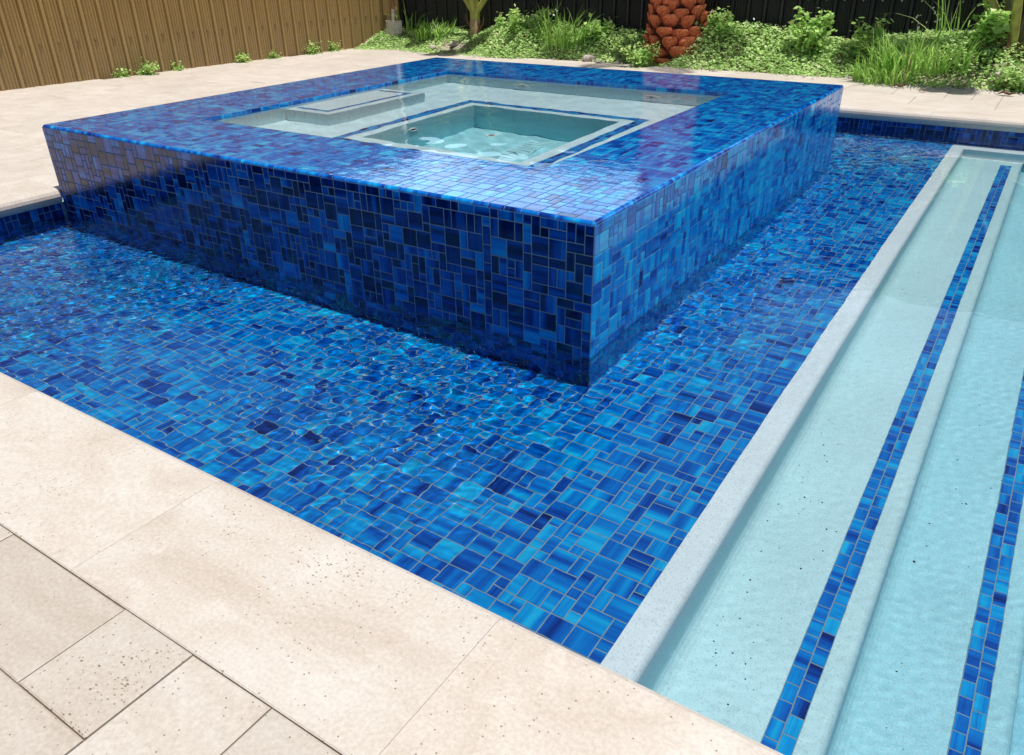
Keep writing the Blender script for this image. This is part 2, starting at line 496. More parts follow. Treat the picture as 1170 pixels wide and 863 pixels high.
def edge_profile(x0, x1, z, zlow, rr=0.018, cove=0.035):
    """flat from x0 to x1 at z, rounded nose, riser down to a cove at zlow"""
    p = [(x0, z), (x1 - rr, z)]
    for k in range(1, 6):
        a = math.pi / 2 * k / 5
        p.append((x1 - rr + rr * math.sin(a), z - rr + rr * math.cos(a)))
    for k in range(0, 6):
        a = math.pi / 2 * k / 5
        p.append((x1 + cove - cove * math.cos(a), zlow + cove - cove * math.sin(a)))
    return p


LEDGE_Y = 3.355
T1, T2, T3, FLOORZ = -0.45, -0.645, -0.84, -1.15
E0, E1, E2, E3 = 0.512, 0.803, 1.082, 1.36
yb0, yb1 = POOL_Y0, LEDGE_Y


def step(name, x_in, x_nose, z, zl, strip_x, y_start):
    mb = MB()
    profile_extrude(mb, edge_profile(x_in, x_nose, z, zl), yb0, yb1)
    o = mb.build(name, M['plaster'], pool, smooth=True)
    if strip_x is not None:
        s = MB()
        zz = z + 0.003
        L = y_start - yb0
        s.poly([(strip_x, yb0, zz), (strip_x + 2 * U, yb0, zz), (strip_x + 2 * U, y_start, zz), (strip_x, y_start, zz)], mi=1)
        rows(s, (strip_x + 2 * U, yb0, zz), Y, -X, L, 2)
        s.build('tile_strip', [M['tile'], M['grout']], o)
    return o


step('shelf_edge', SH1, E0, SHELF + 0.002, T1, None, 0)
step('step', E0 + 0.03, E1, T1, T2, 0.706, 3.255)
step('step', E1 + 0.03, E2, T2, T3, 0.985, 3.255)
step('step', E2 + 0.03, E3, T3, FLOORZ, 1.262, 3.255)
mb = MB()
mb.poly([(E3 + 0.03, POOL_Y0, FLOORZ), (POOL_X1, POOL_Y0, FLOORZ), (POOL_X1, LEDGE_Y, FLOORZ), (E3 + 0.03, LEDGE_Y, FLOORZ)])
mb.poly([(SH1, LEDGE_Y, SHELF + 0.001), (POOL_X1, LEDGE_Y, SHELF + 0.001), (POOL_X1, POOL_Y1, SHELF + 0.001), (SH1, POOL_Y1, SHELF + 0.001)])
mb.poly([(E0 - 0.02, LEDGE_Y, FLOORZ), (POOL_X1, LEDGE_Y, FLOORZ), (POOL_X1, LEDGE_Y, SHELF + 0.001), (E0 - 0.02, LEDGE_Y, SHELF + 0.001)])
mb.poly([(POOL_X1, POOL_Y0, FLOORZ), (POOL_X1, LEDGE_Y, FLOORZ), (POOL_X1, LEDGE_Y, SHELF), (POOL_X1, POOL_Y0, SHELF)])
mb.poly([(SH1, POOL_Y0 + .001, FLOORZ), (POOL_X1, POOL_Y0 + .001, FLOORZ), (POOL_X1, POOL_Y0 + .001, SHELF), (SH1, POOL_Y0 + .001, SHELF)])
mb.build('deep_basin', M['plaster'], pool)

# ------------------------------------------------------------------ raised spa
spa = empty('raised_spa', (0, 0, 0))
tag(spa, 'square raised spa clad in blue glass mosaic, brim full of clear water', 'spa')
R = 0.009


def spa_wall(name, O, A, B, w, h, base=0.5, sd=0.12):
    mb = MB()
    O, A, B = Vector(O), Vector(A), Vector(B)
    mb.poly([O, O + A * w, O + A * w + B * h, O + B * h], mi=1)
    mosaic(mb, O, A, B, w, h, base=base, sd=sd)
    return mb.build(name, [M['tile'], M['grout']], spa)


hz = SPA_H - R - SHELF
W_, D_ = SPA_X1 - SPA_X0, SPA_Y1 - SPA_Y0
spa_wall('wall', (SPA_X0, SPA_Y0, SHELF), X, Z, W_, hz, 0.03, 0.21)  # front wall: shade of this face put into darker tile tones
spa_wall('wall', (SPA_X1, SPA_Y0, SHELF), Y, Z, D_, hz, 0.56, 0.16)  # right wall: its stronger light put into lighter tile tones
spa_wall('wall', (SPA_X1, SPA_Y1, SHELF), -X, Z, W_, hz)
spa_wall('wall', (SPA_X0, SPA_Y1, SHELF), -Y, Z, D_, hz)

# rim: flat mosaic top round the opening
mb = MB()
zt = SPA_H - 0.001
xs, ys = [SPA_X0 + R, OP_X0, OP_X1, SPA_X1 - R], [SPA_Y0 + R, OP_Y0, OP_Y1, SPA_Y1 - R]
for i in range(3):
    for j in range(3):
        if i == 1 and j == 1: continue
        mb.poly([(xs[i], ys[j], zt), (xs[i + 1], ys[j], zt), (xs[i + 1], ys[j + 1], zt), (xs[i], ys[j + 1], zt)], mi=1)
for (x0, x1, y0, y1) in ((xs[0], xs[3], ys[0], ys[1]), (xs[0], xs[3], ys[2], ys[3]), (xs[0], xs[1], ys[1], ys[2]), (xs[2], xs[3], ys[1], ys[2])):
    mosaic(mb, (x0, y0, zt), X, Y, x1 - x0, y1 - y0, tilt=0.0008, cham=0.0005)
mb.build('rim', [M['wet_tile'], M['wet_grout']], spa)

# rounded edge tiles along the top arris
mb = MB()


def arris(O, A, OUT, length):
    O, A, OUT = Vector(O), Vector(A), Vector(OUT)
    n = round(length / (U * 2)); t = length / n
    for k in range(n):
        tone = min(1, max(0, rng.gauss(0.40, 0.12))); col = (tone, rng.random(), rng.random())
        for (s0, s1, rr, mi) in ((k * t + 0.001, (k + 1) * t - 0.001, R, 0), ((k + 1) * t - 0.001, (k + 1) * t + 0.001, R - 0.0008, 1)):
            for q in range(4):
                a0, a1 = math.pi / 2 * q / 4, math.pi / 2 * (q + 1) / 4
                P = lambda s, a: O + A * s + OUT * (rr * math.sin(a)) + Z * (rr * math.cos(a))
                mb.poly([P(s0, a1), P(s1, a1), P(s1, a0), P(s0, a0)], col, [(s0, 0), (s1, 0), (s1, .01), (s0, .01)], mi)


zc = SPA_H - R
arris((SPA_X0 + R, SPA_Y0 + R, zc), X, -Y, W_ - 2 * R)
arris((SPA_X1 - R, SPA_Y0 + R, zc), Y, X, D_ - 2 * R)
arris((SPA_X1 - R, SPA_Y1 - R, zc), -X, Y, W_ - 2 * R)
arris((SPA_X0 + R, SPA_Y1 - R, zc), -Y, -X, D_ - 2 * R)
for (cx, cy, a0) in ((SPA_X1 - R, SPA_Y0 + R, -90), (SPA_X1 - R, SPA_Y1 - R, 0), (SPA_X0 + R, SPA_Y1 - R, 90), (SPA_X0 + R, SPA_Y0 + R, 180)):
    for i in range(4):
        for j in range(4):
            def S(ii, jj):
                th = math.radians(a0 + 90 * ii / 4); ph = math.pi / 2 * jj / 4
                return (cx + R * math.sin(ph) * math.cos(th), cy + R * math.sin(ph) * math.sin(th), zc + R * math.cos(ph))
            mb.poly([S(i, j + 1), S(i + 1, j + 1), S(i + 1, j), S(i, j)], (0.6, 0.3, 0.5))
mb.build('edge_tiles', [M['tile'], M['grout']], spa, smooth=True)

# tile band just inside the opening
BAND = 0.013 + 1.2 * U
mb = MB()
for (O, A, w) in (((OP_X1, OP_Y0, 0), -X, OP_X1 - OP_X0), ((OP_X0, OP_Y0, 0), Y, OP_Y1 - OP_Y0),
                  ((OP_X0, OP_Y1, 0), X, OP_X1 - OP_X0), ((OP_X1, OP_Y1, 0), -Y, OP_Y1 - OP_Y0)):
    O = Vector(O) + Z * (SPA_H - BAND); A = Vector(A)
    # wall seen from inside: normal points into the basin
    B2 = Z
    N = A.cross(B2)
    mb.poly([O, O + A * w, O + A * w + Z * BAND, O + Z * BAND], mi=1)
    mosaic(mb, O + N * 0.0, A, B2, w, BAND)
mb.build('inner_tile_band', [M['tile'], M['grout']], spa)

# plaster shell: walls, seat, footwell
PX0, PX1, PY0, PY1 = -1.48, -0.70, 0.76, 1.55
mb = MB()


def inward(x0, x1, y0, y1, z0, z1):
    mb.poly([(x1, y0, z0), (x0, y0, z0), (x0, y0, z1), (x1, y0, z1)])
    mb.poly([(x0, y0, z0), (x0, y1, z0), (x0, y1, z1), (x0, y0, z1)])
    mb.poly([(x0, y1, z0), (x1, y1, z0), (x1, y1, z1), (x0, y1, z1)])
    mb.poly([(x1, y1, z0), (x1, y0, z0), (x1, y0, z1), (x1, y1, z1)])


inward(OP_X0, OP_X1, OP_Y0, OP_Y1, SEAT, SPA_H - BAND)
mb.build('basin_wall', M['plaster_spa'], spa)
mb = MB()
sx_, sy_ = [OP_X0, PX0, PX1, OP_X1], [OP_Y0, PY0, PY1, OP_Y1]
for i in range(3):
    for j in range(3):
        if i == 1 and j == 1: continue
        mb.poly([(sx_[i], sy_[j], SEAT), (sx_[i + 1], sy_[j], SEAT), (sx_[i + 1], sy_[j + 1], SEAT), (sx_[i], sy_[j + 1], SEAT)])
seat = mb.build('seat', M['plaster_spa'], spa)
mb = MB()
inward(PX0, PX1, PY0, PY1, PITZ, SEAT)
mb.poly([(PX0, PY0, PITZ), (PX1, PY0, PITZ), (PX1, PY1, PITZ), (PX0, PY1, PITZ)])
well = mb.build('footwell', M['plaster_spa'], spa)


def frame_strip(parent, x0, x1, y0, y1, w, z, sides='bltr'):
    s = MB()
    def part(a0, a1, b0, b1, along_x):
        s.poly([(a0, b0, z), (a1, b0, z), (a1, b1, z), (a0, b1, z)], mi=1)
        n = max(1, round((w) / U))
        if along_x: rows(s, (a0, b0, z), X, Y, a1 - a0, n, (b1 - b0) / n)
        else: rows(s, (a1, b0, z), Y, -X, b1 - b0, n, (a1 - a0) / n)
    if 'b' in sides: part(x0, x1, y0, y0 + w, True)
    if 't' in sides: part(x0, x1, y1 - w, y1, True)
    if 'l' in sides: part(x0, x0 + w, y0 + w, y1 - w, False)
    if 'r' in sides: part(x1 - w, x1, y0 + w, y1 - w, False)
    return s.build('tile_strip', [M['tile'], M['grout']], parent)


frame_strip(seat, -1.578, -0.600, 0.655, 1.645, 0.05, SEAT + 0.003)

# entry bench in the spa
mb = MB()
mb.box(OP_X0 + 0.001, -1.738, 0.84, 1.495, SEAT + 0.001, BENCHZ, skip='b')
bench = mb.build('bench', M['plaster_spa'], spa)
frame_strip(bench, -1.985, -1.785, 0.885, 1.455, 0.026, BENCHZ + 0.003, 'btr')


def ring(parent, c, n, r, name='jet'):
    """a jet: rounded collar with a dark nozzle"""
    c, n = Vector(c), Vector(n).normalized()
    a = n.orthogonal().normalized(); b = n.cross(a)
    m = MB(); K = 20
    prof = [(r, 0.001), (r * 0.96, 0.008), (r * 0.8, 0.012), (r * 0.62, 0.008), (r * 0.55, 0.003)]
    P = lambda i, k: c + (a * math.cos(2 * math.pi * k / K) + b * math.sin(2 * math.pi * k / K)) * prof[i][0] + n * prof[i][1]
    for i in range(len(prof) - 1):
        for k in range(K):
            m.poly([P(i, k), P(i, k + 1), P(i + 1, k + 1), P(i + 1, k)])
    o = m.build(name, M['ring'], parent, smooth=True)
    m = MB()
    m.poly([c + (a * math.cos(2 * math.pi * k / K) + b * math.sin(2 * math.pi * k / K)) * r * 0.55 + n * 0.004 for k in range(K)])
    m.poly([c + (a * math.cos(2 * math.pi * k / K) + b * math.sin(2 * math.pi * k / K)) * r * 0.22 + n * 0.0065 for k in range(K)], mi=1)
    m.build('nozzle', [M['dark'] if r < 0.035 else M['plaster_spa'], M['dark']], o)


ring(spa, (-1.50, OP_Y1, 0.07), (0, -1, 0), 0.046)
ring(spa, (-0.765, OP_Y1, 0.07), (0, -1, 0), 0.046)
ring(spa, (PX0, 1.08, -0.185), (1, 0, 0), 0.03)
ring(spa, (-1.313, 1.45, PITZ), (0, 0, 1), 0.034, 'floor_inlet')
mb = MB()
gx0, gx1, gy0, gy1 = -1.105, -1.0, 0.95, 1.47
mb.box(gx0, gx1, gy0, gy1, PITZ + 0.001, PITZ + 0.012, skip='b')
for k in range(16):
    yy = gy0 + 0.02 + k * (gy1 - gy0 - 0.04) / 15
    mb.box(gx0 + 0.008, gx1 - 0.008, yy - 0.006, yy + 0.006, PITZ + 0.0125, PITZ + 0.019, skip='b')
mb.build('drain_grate', M['drain'], spa)

# ------------------------------------------------------------------ water
SMALL = {}


def waves(xy, comps):
    h = np.zeros(len(xy))
    for kx, ky, ph, am in comps: h += am * np.sin(kx * xy[:, 0] + ky * xy[:, 1] + ph)
    return h


def wave_set(n, l0, l1, slope, seed, bias=None):
    r = np.random.default_rng(seed); out = []
    for _ in range(n):
        lam = math.exp(r.uniform(math.log(l0), math.log(l1))); k = 2 * math.pi / lam
        th = r.uniform(0, 2 * math.pi) if bias is None else r.normal(bias[0], bias[1])
        out.append((k * math.cos(th), k * math.sin(th), r.uniform(0, 6.28), slope * math.sqrt(2 / n) / k))
    return out


def sstep(a, b, x):
    t = np.clip((x - a) / (b - a), 0, 1); return t * t * (3 - 2 * t)


def water_sheet(name, xs, ys, z, hfun, keep, mat):
    nx, ny = len(xs), len(ys)
    gx, gy = np.meshgrid(xs, ys, indexing='ij')
    xy = np.stack([gx.ravel(), gy.ravel()], 1)
    zz = z + hfun(xy)
    co = np.column_stack([xy, zz]).astype(np.float32)
    i, j = np.meshgrid(np.arange(nx - 1), np.arange(ny - 1), indexing='ij')
    i, j = i.ravel(), j.ravel()
    cx, cy = (xs[i] + xs[i + 1]) / 2, (ys[j] + ys[j + 1]) / 2
    k = keep(cx, cy)
    i, j = i[k], j[k]
    q = np.stack([i * ny + j, (i + 1) * ny + j, (i + 1) * ny + j + 1, i * ny + j + 1], 1)
    used, inv = np.unique(q, return_inverse=True)
    q = inv.reshape(q.shape); co = co[used]
    me = bpy.data.meshes.new(name)
    me.vertices.add(len(co)); me.vertices.foreach_set('co', co.ravel())
    me.loops.add(q.size); me.loops.foreach_set('vertex_index', q.ravel().astype(np.int32))
    me.polygons.add(len(q)); me.polygons.foreach_set('loop_start', np.arange(0, q.size, 4, dtype=np.int32))
    me.polygons.foreach_set('use_smooth', np.ones(len(q), bool))
    me.materials.append(mat); me.update(); me.validate()
    o = bpy.data.objects.new(name, me); COL.objects.link(o)
    o.cycles.is_caustics_caster = True
    return o


swell = wave_set(24, 0.12, 0.45, 0.018, 3)
rip = wave_set(46, 0.026, 0.08, 0.085, 5)
fineset = wave_set(40, 0.016, 0.036, 0.10, 9, (2.16, 0.55))


def pool_h(xy):
    x, y = xy[:, 0], xy[:, 1]
    # overflow from the spa keeps the water by its front and left lively; calm by the coping and steps
    d_front = np.maximum(0, -y)
    e = 0.12 + 0.62 * (1 - sstep(0.15, 1.0, d_front)) * (1 - sstep(-0.25, 0.40, x)) + 0.22 * (1 - sstep(-1.1, -0.35, x)) + 0.5 * (1 - sstep(-2.3, -1.2, x))
    e = np.where(y > 0, 0.38 + 0.12 * (1 - sstep(0.0, 0.25, x)), e) * (1 - 0.93 * sstep(0.25, 0.6, x))
    patch = 0.65 + 0.5 * np.sin(2.1 * x + 1.3 * y + 1) * np.sin(1.7 * y - 2.4 * x)
    e = np.clip(e * patch, 0.02, 0.9)
    return waves(xy, swell) * (1 - 0.93 * sstep(0.2, 0.6, x)) + e * (waves(xy, rip) + waves(xy, fineset))


px = np.concatenate([np.arange(POOL_X0, 0.45, 0.0042), np.arange(0.45, 1.45, 0.0065), np.arange(1.45, POOL_X1 + 0.04, 0.05)])
px = np.unique(np.concatenate([px[np.abs(px) > 0.0025], [0.0]])); px[-1] = POOL_X1
py = np.concatenate([np.arange(POOL_Y0, 0.05, 0.0042), np.arange(0.05, POOL_Y1, 0.0065)])
py = np.unique(np.concatenate([py[(np.abs(py) > 0.0025) & (np.abs(py - SPA_Y1) > 0.0025)], [0.0, SPA_Y1, POOL_Y1]]))
pw = water_sheet('pool_water', px, py, WATER, pool_h,
                 lambda x, y: ~((x < SPA_X1) & (y > SPA_Y0) & (y < SPA_Y1)), M['pool_water'])
tag(pw, kind='structure')

srip = wave_set(40, 0.05, 0.22, 0.020, 21, (0.9, 0.9))


def spa_h(xy):
    x, y = xy[:, 0], xy[:, 1]
    e = 0.55 + 0.75 * (1 - sstep(0.2, 0.8, y)) * sstep(-2.2, -1.3, x)
    return waves(xy, srip) * e


sx = np.linspace(OP_X0, OP_X1, 200)
sy = np.linspace(OP_Y0, OP_Y1, 200)
sw = water_sheet('spa_water', sx, sy, SPA_H - 0.013, spa_h, lambda x, y: x < 9, M['spa_water'])
tag(sw, kind='structure')

# ------------------------------------------------------------------ paving
class Pave:
    def __init__(self): self.mb = MB()

    def slab(self, x0, x1, y0, y1, z, tone=None, pit=None, gap=0.0011, c=0.0025, nose='', th=0.04):
        g = gap
        x0 += g; x1 -= g; y0 += g; y1 -= g
        col = (rng.random() if tone is None else tone, rng.random(), max(0, rng.gauss(0.25, 0.25)) if pit is None else pit)
        z += rng.gauss(0, 0.0006)
        jit = lambda: rng.uniform(-0.0008, 0.0008)
        o = [(x0 + jit(), y0 + jit()), (x1 + jit(), y0 + jit()), (x1 + jit(), y1 + jit()), (x0 + jit(), y1 + jit())]
        i = [(o[0][0] + c, o[0][1] + c), (o[1][0] - c, o[1][1] + c), (o[2][0] - c, o[2][1] - c), (o[3][0] + c, o[3][1] - c)]
        m = self.mb
        m.poly([(a, b, z) for a, b in i], col)
        for k in range(4):
            k2 = (k + 1) % 4
            m.poly([(*o[k], z - c * .7), (*o[k2], z - c * .7), (*i[k2], z), (*i[k], z)], col)
            m.poly([(*o[k], z - th), (*o[k2], z - th), (*o[k2], z - c * .7), (*o[k], z - c * .7)], col)

    def bullnose(self, p0, p1, out, depth, z, tone, pit, th=0.064, gap=0.0003):
        """coping stone: from lip line p0->p1, body runs `depth` away from `out`"""
        p0, p1, out = Vector(p0), Vector(p1), Vector(out)
        d = (p1 - p0).normalized(); p0 = p0 + d * gap; p1 = p1 - d * gap
        col = (tone, rng.random(), pit)
        r = th / 2
        prof = [(-depth + 0.001, -th), (-depth + 0.001, -0.0018), (-depth + 0.0032, 0)]
        for k in range(0, 9):
            a = math.pi * k / 8
            prof.append((-r + r * math.sin(a), -r + r * math.cos(a)))
        prof.append((-depth + 0.001, -th))
        for (oa, za), (ob, zb) in zip(prof, prof[1:]):
            self.mb.poly([p0 + out * oa + Z * (z + za), p1 + out * oa + Z * (z + za), p1 + out * ob + Z * (z + zb), p0 + out * ob + Z * (z + zb)], col)
        for P in (p0, p1): self.mb.poly([P + out * o_ + Z * (z + z_) for o_, z_ in prof[:-1]], col)


def french(pv, x0, y0, nx, ny, u, z, keep, pre=(), tones=None):
    occ = np.zeros((nx, ny), bool)
    def put(i, j, a, b, **kw):
        occ[max(i, 0):i + a, max(j, 0):j + b] = True
        if keep(x0 + (i + a / 2) * u, y0 + (j + b / 2) * u): pv.slab(x0 + i * u, x0 + (i + a) * u, y0 + j * u, y0 + (j + b) * u, z, **kw)
    for (i, j, a, b, kw) in pre: put(i, j, a, b, **kw)
    opts = [((3, 2), 3), ((2, 3), 3), ((2, 2), 2.4), ((2, 1), 1.3), ((1, 2), 1.3), ((1, 1), 0.6)]
    for j in range(ny):
        for i in range(nx):
            if occ[i, j]: continue
            ok = [((a, b), w) for (a, b), w in opts if i + a <= nx and j + b <= ny and not occ[i:i + a, j:j + b].any()]
            s = rng.random() * sum(w for _, w in ok)
            for (a, b), w in ok:
                s -= w
                if s <= 0: break
            put(i, j, a, b, **(dict(tone=rng.uniform(*tones)) if tones else {}))


CW = 0.297
pv = Pave()
# coping, near side: joints measured from the photograph 0.612 apart
xj = -0.236 - 0.612 * 6
k = 0
tones = [0.75, 0.8, 0.62, 0.55, 0.7, 0.72, 0.66, 0.78, 0.9, 0.8, 0.8, 0.8]
while xj < 3.9:
    pv.bullnose((xj, COP_Y0, 0), (xj + 0.612, COP_Y0, 0), (0, 1, 0), CW, DECK, tones[k % 12] , [0.2, 0.3, 0.1, 0.15, 0.1, 0.12, 0.3, 0.2][k % 8]); xj += 0.612; k += 1
# far side
xj = COP_X0 - 0.3
while xj < 3.9:
    pv.bullnose((xj + 0.612, COP_Y1, 0), (xj, COP_Y1, 0), (0, -1, 0), CW, DECK, rng.uniform(.75, 1), rng.uniform(0, .2)); xj += 0.612
# left side, stopping either side of the spa
for (a, b) in ((COP_Y0, -0.34), (-0.34, SPA_Y0 - 0.003), (SPA_Y1 + 0.003, COP_Y1)):
    pv.bullnose((COP_X0, b, 0), (COP_X0, a, 0), (1, 0, 0), CW, DECK, rng.uniform(.75, 1), rng.uniform(0, .2))
yy = SPA_Y0 - 0.003
for q in range(4):
    y1 = yy + (SPA_Y1 + 0.006) / 4
    pv.slab(COP_X0 - CW, SPA_X0 - 0.002, yy, y1, DECK, rng.uniform(.75, 1), 0.1); yy = y1
coping = pv.mb.build('coping', M['trav'], pool)

# field pavers
pv = Pave()
u = 0.1545
NY0 = COP_Y0 - CW
ix, iy = 22, 8
bx, by = -0.092 - u * ix, NY0 - u * iy
pre = [(ix, iy - 1, 1, 1, dict(tone=0.36, pit=0.85)), (ix + 1, iy - 2, 1, 2, dict(tone=0.55, pit=0.12)),
       (ix - 2, iy - 1, 2, 1, dict(tone=0.28, pit=0.0)), (ix - 1, iy - 3, 2, 2, dict(tone=0.33, pit=0.3)),
       (ix + 2, iy - 2, 2, 2, dict(tone=0.3, pit=0.1)), (ix - 4, iy - 2, 2, 2, dict(tone=0.45, pit=0.1)),
       (ix - 3, iy - 3, 2, 1, dict(tone=0.3, pit=0.3)), (ix - 2, iy - 2, 1, 1, dict(tone=0.25, pit=0.3))]
french(pv, bx, by, 46, iy, u, DECK, lambda x, y: True, pre)


def fence_x(y): return -5.50 + (y - 1.0) * 0.098


LX1 = COP_X0 - CW
u = (COP_Y1 + CW - NY0) / 31
french(pv, LX1 - u * 21, NY0, 21, 31, u, DECK, lambda x, y: x > fence_x(y) - 0.1, (), (0.62, 0.9))
u2 = 0.152
FY0 = COP_Y1 + CW
fy1 = FY0 + u2 * 6
french(pv, LX1 - u2 * 16, FY0, 58, 6, u2, DECK, lambda x, y: x > fence_x(y) - 0.1, (), (0.62, 0.95))
deck = pv.mb.build('pool_deck', M['trav'])
tag(deck, kind='structure')
# mortar bed under the joints
mb = MB()
zb = DECK - 0.0055
ob = lambda x0, x1, y0, y1: mb.poly([(x0, y0, zb), (x1, y0, zb), (x1, y1, zb), (x0, y1, zb)])
ob(-6.0, 4.0, -2.6, NY0 + 0.004); ob(-6.0, LX1 + 0.004, NY0 + 0.004, FY0 - 0.004); ob(-6.0, 7.0, FY0 - 0.004, fy1 - 0.02)
tag(mb.build('paving_bed', M['joint']), kind='structure')

# ------------------------------------------------------------------ fences
def sheet_profile(length, period, depth):
    """rib profile along the run: (s, d) with d towards the viewer"""
    pts = [(0, 0)]
    s = 0
    while s < length:
        flat = period * 0.74
        for q in range(1, 10):    # fine flutes in the pan
            pts.append((s + flat * (q - 0.5) / 9, 0.006 if q % 2 else 0.0)); 
        pts += [(s + flat, 0), (s + flat + period * 0.05, depth), (s + period * 0.95, depth), (s + period, 0)]
        s += period
    return pts


def fence(name, a, b, height, z0, period, depth, mat, label, side, screw_z=None, post=True):
    a, b = Vector(a), Vector(b)
    L = (b - a).length; d = (b - a).normalized(); n = Vector((-d.y, d.x, 0)) * side
    root = empty(name, (a.x, a.y, z0))
    tag(root, label, 'fence')
    prof = sheet_profile(L, period, depth)
    m = MB()
    for (s0, d0), (s1, d1) in zip(prof, prof[1:]):
        q = [d * s0 + n * d0, d * s1 + n * d1]
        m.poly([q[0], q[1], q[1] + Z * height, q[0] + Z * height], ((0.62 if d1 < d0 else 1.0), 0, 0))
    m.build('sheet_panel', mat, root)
    m = MB()
    for (h0, h1) in ((height - 0.002, height + 0.05),):
        c = [(-0.03, h0), (0.045, h0), (0.045, h1), (-0.03, h1)]
        for k in range(4):
            (da, ha), (db, hb) = c[k], c[(k + 1) % 4]
            m.poly([n * da + Z * ha, d * L + n * da + Z * ha, d * L + n * db + Z * hb, n * db + Z * hb])
    m.build('top_rail', mat, root)
    if screw_z:
        m = MB()
        s = period * 0.33
        while s < L:
            m.tube([d * s + n * 0.001 + Z * screw_z, d * s + n * 0.011 + Z * screw_z], 0.008, 6)
            s += period
        o = m.build('screws', mat if mat is M['tan'] else M['screw'], root)
        o['kind'] = 'stuff'
    return root


CX, CYF = -5.11, 5.28
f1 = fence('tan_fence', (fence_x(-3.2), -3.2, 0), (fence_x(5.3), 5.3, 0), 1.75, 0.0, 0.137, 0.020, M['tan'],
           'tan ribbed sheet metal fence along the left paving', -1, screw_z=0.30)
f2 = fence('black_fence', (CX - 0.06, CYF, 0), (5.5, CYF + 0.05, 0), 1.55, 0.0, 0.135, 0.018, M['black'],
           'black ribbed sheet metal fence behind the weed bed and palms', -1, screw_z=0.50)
m = MB()
m.box(-0.05, 0.05, -0.05, 0.05, 0, 1.68)
m.build('corner_post', M['black'], f2).location = (0.09, -0.02, 0)

# ------------------------------------------------------------------ planting bed
def bed_edge(x): return 4.60 - 0.10 * np.sin(1.1 * x + 0.6) - 0.06 * np.sin(3.1 * x) - 0.04 * np.sin(7.3 * x + 1)


def bed_h(x, y):
    e = bed_edge(x)
    return 0.012 + 0.13 * sstep(0.0, 0.55, y - e) + 0.02 * np.sin(3.3 * x + 1) * np.sin(4.1 * y) * sstep(0, .3, y - e)


xs = np.linspace(-5.15, 5.4, 150); ys = np.linspace(4.38, 5.36, 28)
mb = MB()
H = lambda x, y: float(bed_h(np.array(x), np.array(y))) + 0.006 * math.sin(x * 31 + y * 17) + 0.004 * math.sin(x * 57 - y * 43)
grid = [[(x, y, H(x, y) if y > float(bed_edge(np.array(x))) else 0.012) for y in ys] for x in xs]
for i in range(len(xs) - 1):
    for j in range(len(ys) - 1):
        mb.poly([grid[i][j], grid[i + 1][j], grid[i + 1][j + 1], grid[i][j + 1]])
tag(mb.build('soil_bed', M['soil'], smooth=True), kind='structure')


def weed_height(x, y):
    """height of the ground cover above the bed"""
    e = bed_edge(x)
    base = 0.03 + 0.03 * np.sin(2.3 * x + 0.4) + 0.035 * np.sin(5.9 * x + 2) * np.sin(6 * y)
    hump = (0.12 * np.exp(-((x + 3.35) / 0.45) ** 2) + 0.03 * np.exp(-((x + 2.6) / 0.5) ** 2) + 0.15 * np.exp(-((x + 1.2) / 0.55) ** 2)
            + 0.09 * np.exp(-((x + 0.1) / 0.45) ** 2) + 0.04 * np.exp(-((x - 0.5) / 0.4) ** 2) + 0.03)
    return np.clip((base + hump) * sstep(-0.15, 0.55, y - e) * (1 - 0.75 * np.exp(-((x + 4.0) / 0.22) ** 2)) * (1 - 0.8 * sstep(-4.35, -4.75, x) * 1.0), 0.01, 1)


class Leaves:
    """numpy batch of leaf quads"""
    def __init__(self): self.P, self.C = [], []

    def add(self, pos, size, tone, tilt=0.6, dry=None, aspect=0.75, r=nrg):
        n = len(pos)
        az = r.uniform(0, 2 * np.pi, n); ti = np.abs(r.normal(0, tilt, n))
        nx, ny, nz = np.sin(ti) * np.cos(az), np.sin(ti) * np.sin(az), np.cos(ti)
        N = np.stack([nx, ny, nz], 1)
        a = np.cross(N, np.stack([r.normal(size=n), r.normal(size=n), r.normal(size=n)], 1)); a /= np.linalg.norm(a, axis=1)[:, None] + 1e-9
        b = np.cross(N, a)
        s = size[:, None]
        q = np.stack([pos - a * s * 0.5, pos + b * s * aspect * 0.45 - a * s * .05, pos + a * s * 0.5, pos - b * s * aspect * 0.45 - a * s * .05], 1)
        self.P.append(q)
        self.C.append(np.stack([tone, r.random(n) if dry is None else dry, r.random(n), np.ones(n)], 1))

    def build(self, name, mat, parent=None):
        P = np.concatenate(self.P).astype(np.float32); C = np.concatenate(self.C).astype(np.float32)
        n = len(P)
        me = bpy.data.meshes.new(name)
        me.vertices.add(n * 4); me.vertices.foreach_set('co', P.ravel())
        me.loops.add(n * 4); me.loops.foreach_set('vertex_index', np.arange(n * 4, dtype=np.int32))
        me.polygons.add(n); me.polygons.foreach_set('loop_start', np.arange(0, n * 4, 4, dtype=np.int32))
        a = me.attributes.new('tone', 'FLOAT_COLOR', 'CORNER'); a.data.foreach_set('color', np.repeat(C, 4, axis=0).ravel())
        me.materials.append(mat); me.update(); me.validate()
        o = bpy.data.objects.new(name, me); COL.objects.link(o)
        if parent: o.parent = parent
        return o


